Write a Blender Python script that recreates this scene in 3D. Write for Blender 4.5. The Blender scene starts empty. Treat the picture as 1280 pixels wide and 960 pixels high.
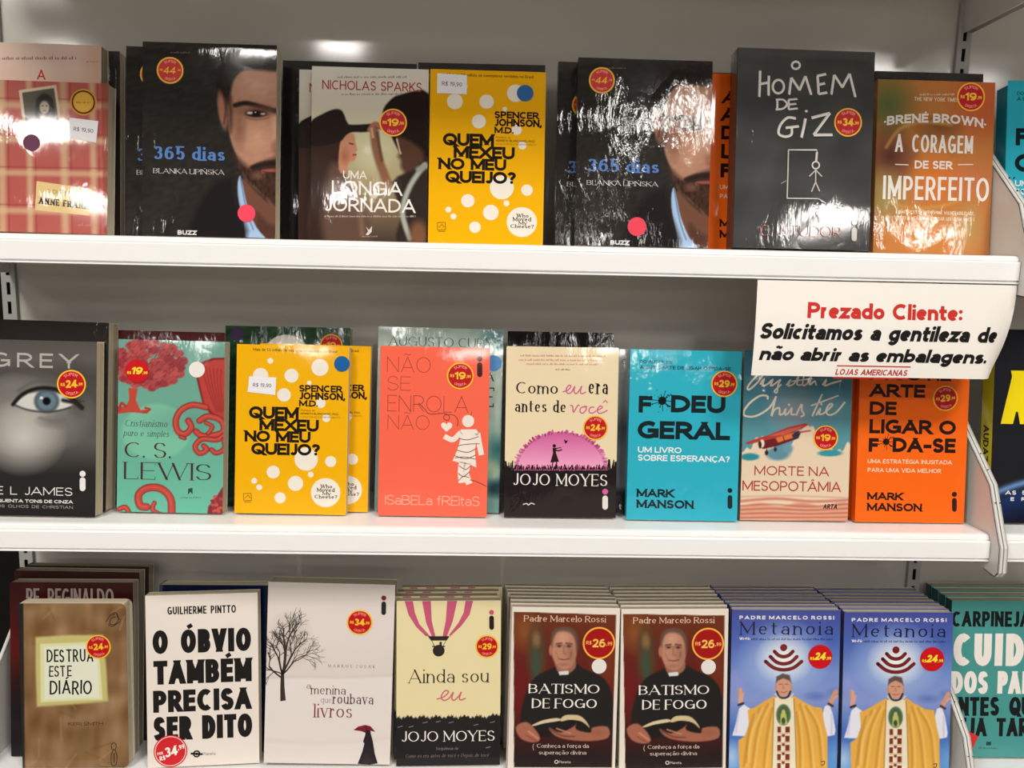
import bpy, math, random
import numpy as np
from math import sin, cos, radians, pi, atan2
from mathutils import Matrix, Vector
from mathutils.geometry import tessellate_polygon

SC = bpy.context.scene
COL = SC.collection
random.seed(7)

# ------------------------------------------------------------------ camera, world, lights, exposure
CAM = np.array([0.0, -1.0699, 1.40]); YAW, PITCH, ROLL, FPX = -0.0308, 0.1376, 0.0217, 1000.0
def cam_axes():
    cy, sy = cos(YAW), sin(YAW)
    f = np.array([-sy * cos(PITCH), cy * cos(PITCH), -sin(PITCH)])
    r = np.array([cy, sy, 0.0]); u = np.cross(r, f)
    return cos(ROLL) * r + sin(ROLL) * u, -sin(ROLL) * r + cos(ROLL) * u, f
CR, CU, CF = cam_axes()
cam = bpy.data.cameras.new('camera'); cam_ob = bpy.data.objects.new('camera', cam); COL.objects.link(cam_ob)
cam_ob.matrix_world = Matrix(((CR[0], CU[0], -CF[0], CAM[0]), (CR[1], CU[1], -CF[1], CAM[1]), (CR[2], CU[2], -CF[2], CAM[2]), (0, 0, 0, 1)))
cam.sensor_fit = 'HORIZONTAL'; cam.sensor_width = 36.0; cam.lens = 36.0 * FPX / 1280.0
cam.clip_start = 0.05; cam.clip_end = 60
SC.camera = cam_ob

world = bpy.data.worlds.new('store_ambient'); SC.world = world; world.use_nodes = True
bg = world.node_tree.nodes['Background']; bg.inputs[0].default_value = (1.0, 0.965, 0.92, 1); bg.inputs[1].default_value = 0.13

LAMP_Z = 3.0
def ceiling_lamp(x, y, power, sx=0.62, sy=0.62):
    l = bpy.data.lights.new('ceiling_lamp', 'AREA'); l.shape = 'RECTANGLE'; l.size = sx; l.size_y = sy
    l.energy = power; l.color = (1.0, 0.955, 0.90)
    o = bpy.data.objects.new('ceiling_lamp', l); COL.objects.link(o); o.location = (x, y, LAMP_Z)
    return o
for (x, y, p, s) in ((-1.15, -1.70, 54, .62), (0.95, -1.70, 54, .62), (-1.17, -2.72, 22, .32), (1.02, -3.45, 58, .52), (-2.75, -3.80, 26, .42), (-1.1, -5.0, 22, .28),
                     (2.9, -5.45, 42, .50), (3.85, -5.75, 42, .50), (-3.3, -5.5, 22, .28), (0.9, -6.6, 34, .40),
                     (-6.4, -15.0, 170, 1.0), (-3.4, -15.0, 170, 1.0), (-0.4, -15.0, 170, 1.0), (2.6, -15.0, 170, 1.0), (5.6, -15.0, 170, 1.0), (-2.0, -11.0, 90, .8), (2.0, -11.0, 90, .8)):
    ceiling_lamp(x, y, p, s, s)
vs = SC.view_settings
vs.view_transform = 'Standard'; vs.look = 'None'; vs.gamma = 1.0; vs.use_curve_mapping = False; vs.exposure = -0.40

# ------------------------------------------------------------------ colour and materials
def lin(c, k=1.0):
    c = np.asarray(c, dtype=float) / 255.0
    return np.clip(np.where(c <= 0.04045, c / 12.92, ((c + 0.055) / 1.055) ** 2.4) * k - 0.006, 0.002, 0.9)

def node_mat(name, build):
    m = bpy.data.materials.new(name); m.use_nodes = True
    nt = m.node_tree; b = nt.nodes['Principled BSDF']
    build(nt, b)
    return m
def N(nt, kind, **kw):
    n = nt.nodes.new(kind)
    for k, v in kw.items():
        if hasattr(n, k): setattr(n, k, v)
        else: n.inputs[k].default_value = v
    return n
def plain_mat(name, rgb, rough=0.5, spec=0.4, bump=0.0, bscale=400.0, metal=0.0, vary=0.03):
    def build(nt, b):
        tc = N(nt, 'ShaderNodeTexCoord')
        nz = N(nt, 'ShaderNodeTexNoise'); nz.inputs['Scale'].default_value = bscale; nz.inputs['Detail'].default_value = 3
        nt.links.new(tc.outputs['Object'], nz.inputs['Vector'])
        big = N(nt, 'ShaderNodeTexNoise'); big.inputs['Scale'].default_value = 9.0; big.inputs['Detail'].default_value = 5
        nt.links.new(tc.outputs['Object'], big.inputs['Vector'])
        c = lin(rgb)
        mix = N(nt, 'ShaderNodeMix', data_type='RGBA')
        mix.inputs[6].default_value = (*np.clip(c * (1 - vary), 0, 1), 1); mix.inputs[7].default_value = (*np.clip(c * (1 + vary), 0, 1), 1)
        nt.links.new(big.outputs['Fac'], mix.inputs[0]); nt.links.new(mix.outputs[2], b.inputs['Base Color'])
        b.inputs['Roughness'].default_value = rough; b.inputs['Specular IOR Level'].default_value = spec; b.inputs['Metallic'].default_value = metal
        if bump:
            bp = N(nt, 'ShaderNodeBump'); bp.inputs['Strength'].default_value = bump; bp.inputs['Distance'].default_value = 0.0004
            nt.links.new(nz.outputs['Fac'], bp.inputs['Height']); nt.links.new(bp.outputs['Normal'], b.inputs['Normal'])
    return node_mat(name, build)

def print_mat(name, rough=0.45, coat=0.0, crinkle=0.0, wave=0.0, coat_rough=0.06, seed=0.0, stretch=(75, 75, 16)):
    """printed card; the film around a wrapped book is the glossy coat with its own wrinkles"""
    def build(nt, b):
        at = N(nt, 'ShaderNodeAttribute'); at.attribute_name = 'print'
        nt.links.new(at.outputs['Color'], b.inputs['Base Color'])
        b.inputs['Roughness'].default_value = rough; b.inputs['Specular IOR Level'].default_value = 0.04 if coat > .5 else 0.2
        b.inputs['Coat Weight'].default_value = coat; b.inputs['Coat Roughness'].default_value = coat_rough; b.inputs['Coat IOR'].default_value = 1.5
        if coat:
            tc = N(nt, 'ShaderNodeTexCoord')
            mp = N(nt, 'ShaderNodeMapping'); mp.inputs['Scale'].default_value = stretch; mp.inputs['Location'].default_value = (seed, seed * 2, seed * 3)
            mp.inputs['Rotation'].default_value = (0, radians(9), 0)
            nt.links.new(tc.outputs['Object'], mp.inputs['Vector'])
            n1 = N(nt, 'ShaderNodeTexNoise'); n1.inputs['Scale'].default_value = 1.0; n1.inputs['Detail'].default_value = 4; n1.inputs['Roughness'].default_value = 0.6; n1.inputs['Distortion'].default_value = 0.6
            nt.links.new(mp.outputs['Vector'], n1.inputs['Vector'])
            mp2 = N(nt, 'ShaderNodeMapping'); mp2.inputs['Scale'].default_value = (9, 9, 7); mp2.inputs['Location'].default_value = (seed + 3, seed, seed)
            nt.links.new(tc.outputs['Object'], mp2.inputs['Vector'])
            n2 = N(nt, 'ShaderNodeTexNoise'); n2.inputs['Scale'].default_value = 1.0; n2.inputs['Detail'].default_value = 1.0
            nt.links.new(mp2.outputs['Vector'], n2.inputs['Vector'])
            b1 = N(nt, 'ShaderNodeBump'); b1.inputs['Strength'].default_value = 1.0; b1.inputs['Distance'].default_value = wave
            nt.links.new(n2.outputs['Fac'], b1.inputs['Height'])
            # wrinkles come in patches
            rmp = N(nt, 'ShaderNodeMapRange'); rmp.inputs['From Min'].default_value = 0.42; rmp.inputs['From Max'].default_value = 0.62; rmp.inputs['To Min'].default_value = 0.12
            mp3 = N(nt, 'ShaderNodeMapping'); mp3.inputs['Scale'].default_value = (14, 14, 11); mp3.inputs['Location'].default_value = (seed, seed + 5, seed - 2)
            nt.links.new(tc.outputs['Object'], mp3.inputs['Vector'])
            n3 = N(nt, 'ShaderNodeTexNoise'); n3.inputs['Scale'].default_value = 1.0; n3.inputs['Detail'].default_value = 2.0
            nt.links.new(mp3.outputs['Vector'], n3.inputs['Vector']); nt.links.new(n3.outputs['Fac'], rmp.inputs['Value'])
            mul = N(nt, 'ShaderNodeMath', operation='MULTIPLY'); nt.links.new(n1.outputs['Fac'], mul.inputs[0]); nt.links.new(rmp.outputs['Result'], mul.inputs[1])
            b2 = N(nt, 'ShaderNodeBump'); b2.inputs['Strength'].default_value = 1.0; b2.inputs['Distance'].default_value = crinkle
            nt.links.new(mul.outputs['Value'], b2.inputs['Height']); nt.links.new(b1.outputs['Normal'], b2.inputs['Normal'])
            nt.links.new(b2.outputs['Normal'], b.inputs['Coat Normal'])
    return node_mat(name, build)

def page_mat(name, rgb, dark):
    def build(nt, b):
        tc = N(nt, 'ShaderNodeTexCoord')
        mp = N(nt, 'ShaderNodeMapping'); mp.inputs['Scale'].default_value = (4, 2400, 4)
        nt.links.new(tc.outputs['Object'], mp.inputs['Vector'])
        nz = N(nt, 'ShaderNodeTexNoise'); nz.inputs['Scale'].default_value = 1.0; nz.inputs['Detail'].default_value = 3
        nt.links.new(mp.outputs['Vector'], nz.inputs['Vector'])
        rp = N(nt, 'ShaderNodeValToRGB'); rp.color_ramp.elements[0].position = 0.3; rp.color_ramp.elements[1].position = 0.65
        rp.color_ramp.elements[0].color = (*lin(dark), 1); rp.color_ramp.elements[1].color = (*lin(rgb), 1)
        nt.links.new(nz.outputs['Fac'], rp.inputs['Fac']); nt.links.new(rp.outputs['Color'], b.inputs['Base Color'])
        b.inputs['Roughness'].default_value = 0.85; b.inputs['Specular IOR Level'].default_value = 0.2
    return node_mat(name, build)

M = {
 'matte': print_mat('printed_card', 0.42, 0.25, 0.0001, 0.0004, 0.25),
 'gloss': print_mat('laminated_card', 0.40, 0.7, 0.00022, 0.0010, 0.05, 1.0),
 'film': print_mat('film_wrapped_card', 0.42, 1.0, 0.00055, 0.0012, 0.05, 2.0, (95, 95, 24)),
 'film_b': print_mat('film_wrapped_card_smooth', 0.40, 1.0, 0.00028, 0.0010, 0.05, 6.0, (90, 90, 20)),
 'crinkle': print_mat('crinkled_film_card', 0.42, 1.0, 0.0009, 0.0012, 0.05, 4.0, (150, 150, 34)),
 'sticker': print_mat('printed_sticker', 0.45, 0.1, 0.0, 0.0003, 0.2),
 'page': page_mat('page_edges', (222, 210, 184), (168, 154, 126)),
 'page_grey': page_mat('page_edges_grey', (182, 172, 150), (132, 122, 101)),
 'enamel': plain_mat('white_shelf_enamel', (248, 246, 243), 0.32, 0.5, 0.05, 900),
 'bracket': plain_mat('bracket_enamel', (214, 212, 206), 0.35, 0.5, 0.05, 900),
 'panel': plain_mat('grey_panel_enamel', (206, 202, 193), 0.08, 0.6, 0.05, 420),
 'upright': plain_mat('upright_enamel', (176, 175, 170), 0.4, 0.5, 0.08, 900),
 'slot': plain_mat('slot_shadow_steel', (16, 15, 15), 0.8, 0.1),
 'black': plain_mat('dark_gap_black', (14, 13, 15), 0.7, 0.2),
 'paper': plain_mat('white_paper', (240, 236, 230), 0.6, 0.3, 0.02, 500),
 'floor': plain_mat('store_floor_tile', (158, 152, 144), 0.35, 0.4, 0.02, 60),
 'ceiling': plain_mat('store_ceiling_board', (96, 94, 90), 0.9, 0.2, 0.1, 120),
}

# ------------------------------------------------------------------ mesh helpers
class MB:
    """collects polygons with one printed colour per vertex, then links them as one mesh"""
    def __init__(s): s.v = []; s.f = []; s.c = []
    def add(s, verts, faces, col):
        k = len(s.v); s.v.extend(tuple(map(float, p)) for p in verts); s.f.extend([tuple(i + k for i in f) for f in faces])
        c = lin(col); s.c.extend([(c[0], c[1], c[2], 1.0)] * len(verts))
    def box(s, x0, x1, y0, y1, z0, z1, col=(255, 255, 255)):
        v = [(x, y, z) for x in (x0, x1) for y in (y0, y1) for z in (z0, z1)]
        s.add(v, [(0, 1, 3, 2), (4, 6, 7, 5), (0, 4, 5, 1), (2, 3, 7, 6), (0, 2, 6, 4), (1, 5, 7, 3)], col)
    def grid(s, P, C, nx, ny):
        k = len(s.v); s.v.extend(map(tuple, P.tolist())); s.c.extend([(c[0], c[1], c[2], 1.0) for c in C.tolist()])
        for j in range(ny - 1):
            for i in range(nx - 1):
                a = k + j * nx + i
                s.f.append((a, a + 1, a + nx + 1, a + nx))
    def extrude(s, prof, a0, a1, axis, col=(255, 255, 255)):
        """closed profile (p,q) pushed along an axis: 'x' -> (a,p,q), 'y' -> (p,a,q)"""
        n = len(prof)
        mk = (lambda a, p: (a, p[0], p[1])) if axis == 'x' else (lambda a, p: (p[0], a, p[1]))
        v = [mk(a0, p) for p in prof] + [mk(a1, p) for p in prof]
        f = [(i, (i + 1) % n, n + (i + 1) % n, n + i) for i in range(n)]
        tri = tessellate_polygon([[Vector((p[0], p[1], 0)) for p in prof]])
        f += [tuple(t) for t in tri] + [tuple(n + i for i in reversed(t)) for t in tri]
        s.add(v, f, col)
    def mesh(s, name, mat, smooth=False):
        me = bpy.data.meshes.new(name); me.from_pydata(s.v, [], s.f)
        at = me.color_attributes.new('print', 'FLOAT_COLOR', 'POINT')
        at.data.foreach_set('color', np.array(s.c, dtype=np.float32).ravel())
        me.materials.append(mat)
        if smooth: me.polygons.foreach_set('use_smooth', [True] * len(me.polygons))
        me.update(); return me
    def build(s, name, mat, parent=None, smooth=False, fix=True):
        me = s.mesh(name, mat, smooth)
        if fix: recalc(me)
        return link(name, me, parent)
def recalc(me):
    import bmesh
    bm = bmesh.new(); bm.from_mesh(me); bmesh.ops.recalc_face_normals(bm, faces=bm.faces); bm.to_mesh(me); bm.free()
def link(name, data, parent=None):
    o = bpy.data.objects.new(name, data); COL.objects.link(o)
    if parent is not None: o.parent = parent
    return o
def tag(o, label=None, cat=None, group=None, kind=None):
    if label: o['label'] = label
    if cat: o['category'] = cat
    if group: o['group'] = group
    if kind: o['kind'] = kind
    return o
def at(px, py, y):
    """the point at depth y that the photograph shows at pixel (px, py)"""
    d = CR * (px - 640) / FPX + CU * (480 - py) / FPX + CF
    return CAM + d * ((y - CAM[1]) / d[1])

# ------------------------------------------------------------------ lettering: every letter is drawn from strokes
def arc(cx, cy, rx, ry, a0, a1, n=None):
    n = n or max(4, int(abs(a1 - a0) / 18))
    return [(cx + rx * cos(radians(a0 + (a1 - a0) * i / n)), cy + ry * sin(radians(a0 + (a1 - a0) * i / n))) for i in range(n + 1)]
def spl(p, n=5):
    out = []; q = [p[0]] + list(p) + [p[-1]]
    for i in range(1, len(q) - 2):
        for k in range(n):
            t = k / n; a, b, c, d = q[i - 1], q[i], q[i + 1], q[i + 2]
            out.append(tuple(0.5 * (2 * b[j] + (c[j] - a[j]) * t + (2 * a[j] - 5 * b[j] + 4 * c[j] - d[j]) * t * t + (3 * b[j] - a[j] - 3 * c[j] + d[j]) * t ** 3) for j in (0, 1)))
    out.append(tuple(p[-1])); return out
def bowl(y0, y1, xr=1.0, rx=0.55, x0=0.0):
    m, r = (y0 + y1) / 2, (y1 - y0) / 2
    return [(x0, y1), (xr - rx, y1)] + arc(xr - rx, m, rx, r, 90, -90)[1:] + [(x0, y0)]
I_ = [(0, 0), (0, 1)]
X = 0.70
GL = {
 'A': (.92, [[(0, 0), (.5, 1)], [(.5, 1), (1, 0)], [(.2, .3), (.8, .3)]]),
 'B': (.70, [I_, bowl(.52, 1, .92, .45), bowl(0, .52, 1, .5)]),
 'C': (.82, [arc(.58, .5, .58, .5, 50, 310)]),
 'D': (.84, [I_, bowl(0, 1, 1, .7)]),
 'E': (.58, [I_, [(0, 1), (1, 1)], [(0, .52), (.9, .52)], [(0, 0), (1, 0)]]),
 'F': (.55, [I_, [(0, 1), (1, 1)], [(0, .5), (.88, .5)]]),
 'G': (.92, [arc(.52, .5, .52, .5, 48, 330), [(1, 0.08), (1, .45)], [(.6, .45), (1, .45)]]),
 'H': (.78, [I_, [(1, 0), (1, 1)], [(0, .52), (1, .52)]]),
 'I': (0, [I_]),
 'J': (.42, [[(1, 1), (1, .3)] + arc(.5, .3, .5, .3, 0, -150)[1:]]),
 'K': (.72, [I_, [(0, .38), (.95, 1)], [(.3, .56), (1, 0)]]),
 'L': (.55, [I_, [(0, 0), (1, 0)]]),
 'M': (1.0, [I_, [(0, 1), (.5, .15)], [(.5, .15), (1, 1)], [(1, 0), (1, 1)]]),
 'N': (.80, [I_, [(0, 1), (1, 0)], [(1, 0), (1, 1)]]),
 'O': (.98, [arc(.5, .5, .5, .5, 90, 450, 22)]),
 'P': (.66, [I_, bowl(.44, 1, 1, .5)]),
 'Q': (.98, [arc(.5, .5, .5, .5, 90, 450, 22), [(.6, .28), (1, -.08)]]),
 'R': (.70, [I_, bowl(.46, 1, .95, .5), [(.45, .46), (1, 0)]]),
 'S': (.64, [spl([(.94, .82), (.74, .97), (.48, 1), (.2, .95), (.04, .76), (.15, .59), (.5, .5), (.86, .41), (.98, .24), (.82, .05), (.5, 0), (.22, .03), (.02, .19)], 3)]),
 'T': (.70, [[(.5, 0), (.5, 1)], [(0, 1), (1, 1)]]),
 'U': (.78, [[(0, 1), (0, .36)] + arc(.5, .36, .5, .36, 180, 360)[1:] + [(1, 1)]]),
 'V': (.88, [[(0, 1), (.5, 0)], [(.5, 0), (1, 1)]]),
 'W': (1.3, [[(0, 1), (.27, 0)], [(.27, 0), (.5, 1)], [(.5, 1), (.73, 0)], [(.73, 0), (1, 1)]]),
 'X': (.82, [[(0, 0), (1, 1)], [(0, 1), (1, 0)]]),
 'Y': (.82, [[(0, 1), (.5, .45)], [(1, 1), (.5, .45)], [(.5, 0), (.5, .45)]]),
 'Z': (.68, [[(0, 1), (1, 1)], [(1, 1), (0, 0)], [(0, 0), (1, 0)]]),
 'a': (.50, [[(1, 0), (1, .42)] + arc(.52, .42, .48, .28, 0, 155)[1:], arc(.5, .2, .5, .2, 40, 325)]),
 'b': (.55, [I_, arc(.48, .35, .52, .35, 160, -160)]),
 'c': (.46, [arc(.58, .35, .58, .35, 50, 310)]),
 'd': (.55, [[(1, 0), (1, 1)], arc(.52, .35, .52, .35, 20, 340)]),
 'e': (.52, [[(.02, .37), (.98, .37)] + arc(.5, .35, .5, .35, 5, 315)[1:]]),
 'f': (.32, [[(.35, 0), (.35, .78)] + arc(.75, .78, .4, .22, 180, 80)[1:], [(0, X), (.9, X)]]),
 'g': (.55, [arc(.52, .35, .52, .35, 20, 340), [(1, X), (1, 0)] + arc(.5, -.02, .5, .26, 0, -150)[1:]]),
 'h': (.52, [I_, [(0, .4)] + arc(.5, .38, .5, .32, 170, 0)[1:] + [(1, 0)]]),
 'i': (0, [[(0, 0), (0, X - .02)], ('d', 0, .99)]),
 'j': (.15, [[(1, X), (1, -.05)] + arc(0, -.05, 1, .22, 0, -90)[1:], ('d', 1, .93)]),
 'k': (.48, [I_, [(0, .26), (.95, X)], [(.3, .4), (1, 0)]]),
 'l': (0, [I_]),
 'm': (.90, [[(0, 0), (0, X)], [(0, .4)] + arc(.25, .4, .25, .3, 170, 0)[1:] + [(.5, 0)], [(.5, .4)] + arc(.75, .4, .25, .3, 170, 0)[1:] + [(1, 0)]]),
 'n': (.52, [[(0, 0), (0, X)], [(0, .38)] + arc(.5, .38, .5, .32, 170, 0)[1:] + [(1, 0)]]),
 'o': (.56, [arc(.5, .35, .5, .35, 90, 450, 18)]),
 'p': (.55, [[(0, -.28), (0, X)], arc(.48, .35, .52, .35, 160, -160)]),
 'q': (.55, [[(1, -.28), (1, X)], arc(.52, .35, .52, .35, 20, 340)]),
 'r': (.27, [[(0, 0), (0, X)], [(0, .4)] + arc(.75, .38, .75, .32, 170, 75)[1:]]),
 's': (.42, [spl([(.92, .58), (.7, .68), (.48, .7), (.18, .66), (.06, .53), (.2, .41), (.5, .36), (.84, .29), (.96, .17), (.8, .03), (.5, 0), (.2, .02), (.02, .13)], 3)]),
 't': (.32, [[(.35, .92), (.35, .18)] + arc(.75, .18, .4, .18, 180, 280)[1:], [(0, X), (.95, X)]]),
 'u': (.52, [[(0, X), (0, .32)] + arc(.5, .32, .5, .32, 180, 350)[1:] + [(1, .3)], [(1, 0), (1, X)]]),
 'v': (.52, [[(0, X), (.5, 0)], [(.5, 0), (1, X)]]),
 'w': (.85, [[(0, X), (.27, 0)], [(.27, 0), (.5, X)], [(.5, X), (.73, 0)], [(.73, 0), (1, X)]]),
 'x': (.5, [[(0, 0), (1, X)], [(0, X), (1, 0)]]),
 'y': (.52, [[(0, X), (.5, 0)], [(1, X), (.3, -.28)]]),
 'z': (.46, [[(0, X), (1, X)], [(1, X), (0, 0)], [(0, 0), (1, 0)]]),
 '0': (.62, [arc(.5, .5, .5, .5, 90, 450, 22)]),
 '1': (.2, [[(1, 0), (1, 1)], [(0, .84), (1, .97)]]),
 '2': (.58, [spl([(.04, .76), (.2, .95), (.5, 1), (.82, .94), (.95, .74), (.8, .5), (.4, .22), (.02, 0)], 4), [(0, 0), (1, 0)]]),
 '3': (.58, [spl([(.04, .85), (.25, .98), (.5, 1), (.82, .93), (.9, .75), (.75, .57), (.4, .53)], 4), spl([(.4, .53), (.8, .48), (.98, .27), (.82, .06), (.5, 0), (.2, .03), (0, .17)], 4)]),
 '4': (.66, [[(.72, 0), (.72, 1)], [(.72, 1), (0, .27)], [(0, .25), (1, .25)]]),
 '5': (.58, [[(.12, 1), (.9, 1)], [(.12, .52), (.15, 1)], spl([(.12, .53), (.45, .62), (.82, .54), (.98, .31), (.8, .06), (.45, 0), (.02, .1)], 4)]),
 '6': (.60, [spl([(.9, .92), (.6, 1), (.25, .88), (.05, .6), (0, .33)], 4) + arc(.5, .31, .5, .31, 180, 540)[1:]]),
 '7': (.56, [[(0, 1), (1, 1)], [(1, 1), (.3, 0)]]),
 '8': (.58, [arc(.5, .76, .43, .24, 90, 450), arc(.5, .26, .5, .26, 90, 450)]),
 '9': (.60, [spl([(.1, .08), (.4, 0), (.75, .12), (.95, .4), (1, .67)], 4) + arc(.5, .69, .5, .31, 0, 360)[1:]]),
 '.': (0, [('d', 0, .03)]), ',': (.06, [[(1, .06), (0, -.16)]]), ':': (0, [('d', 0, .06), ('d', 0, .6)]), "'": (0, [[(0, .75), (0, 1)]]),
 '?': (.5, [spl([(0, .8), (.2, .97), (.5, 1), (.9, .9), (.95, .7), (.6, .48), (.5, .26)], 4), ('d', .5, .03)]), '!': (0, [[(0, .3), (0, 1)], ('d', 0, .03)]),
 '-': (.35, [[(0, .4), (1, .4)]]), '*': (.3, [[(.5, .6), (.5, 1)], [(0, .7), (1, .9)], [(0, .9), (1, .7)]]), '·': (0, [('d', 0, .4)]),
 '$': (.6, [spl([(.94, .82), (.74, .93), (.48, .95), (.2, .9), (.04, .74), (.15, .58), (.5, .5), (.86, .41), (.98, .25), (.82, .09), (.5, .05), (.22, .07), (.02, .2)], 3), [(.5, -.08), (.5, 1.08)]]),
}
ACC = {'Ó': ('O', 'acute'), 'É': ('E', 'acute'), 'Á': ('A', 'acute'), 'Í': ('I', 'acute'), 'Ã': ('A', 'tilde'), 'Â': ('A', 'circ'), 'Ê': ('E', 'circ'), 'Ń': ('N', 'acute'), 'Ç': ('C', 'ced'),
       'á': ('a', 'acute'), 'é': ('e', 'acute'), 'ó': ('o', 'acute'), 'í': ('l', 'acute'), 'ã': ('a', 'tilde'), 'õ': ('o', 'tilde'), 'ê': ('e', 'circ'), 'ç': ('c', 'ced')}
def accent(kind, low, w, wt=.14):
    y = (.84 if low else 1.08) + wt * .75
    k = .15 / max(w, .2)
    return {'acute': [[(.5 - k * .2, y), (.5 + k, y + .15)]], 'tilde': [spl([(.5 - 1.4 * k, y + .02), (.5 - .6 * k, y + .11), (.5 + .5 * k, y + .03), (.5 + 1.4 * k, y + .12)], 3)],
            'circ': [[(.5 - k, y), (.5, y + .13)], [(.5, y + .13), (.5 + k, y)]], 'ced': [spl([(.5, -.02), (.62, -.1), (.5, -.2), (.36, -.19)], 3)]}[kind]

def ribbon(pts, wf, closed=False):
    """quad strip along a polyline with a width per point"""
    n = len(pts); L = []; R = []
    for i in range(n):
        a = pts[i - 1] if (i > 0 or closed) else pts[i]; b = pts[(i + 1) % n] if (i < n - 1 or closed) else pts[i]
        if closed and i == 0: a = pts[-2]
        if closed and i == n - 1: b = pts[1]
        dx, dy = b[0] - a[0], b[1] - a[1]; d = math.hypot(dx, dy) or 1e-9
        mit = 1.0
        if 0 < i < n - 1:
            ux, uy = pts[i][0] - a[0], pts[i][1] - a[1]; du = math.hypot(ux, uy) or 1e-9
            mit = min(1.5, 1 / max(.5, abs((ux * dx + uy * dy) / (du * d))))
        w = wf(abs(dx) / d, abs(dy) / d) * .5 * mit
        L.append((pts[i][0] - dy / d * w, pts[i][1] + dx / d * w)); R.append((pts[i][0] + dy / d * w, pts[i][1] - dx / d * w))
    return [[R[i], R[i + 1], L[i + 1], L[i]] for i in range(n - 1)]

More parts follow.
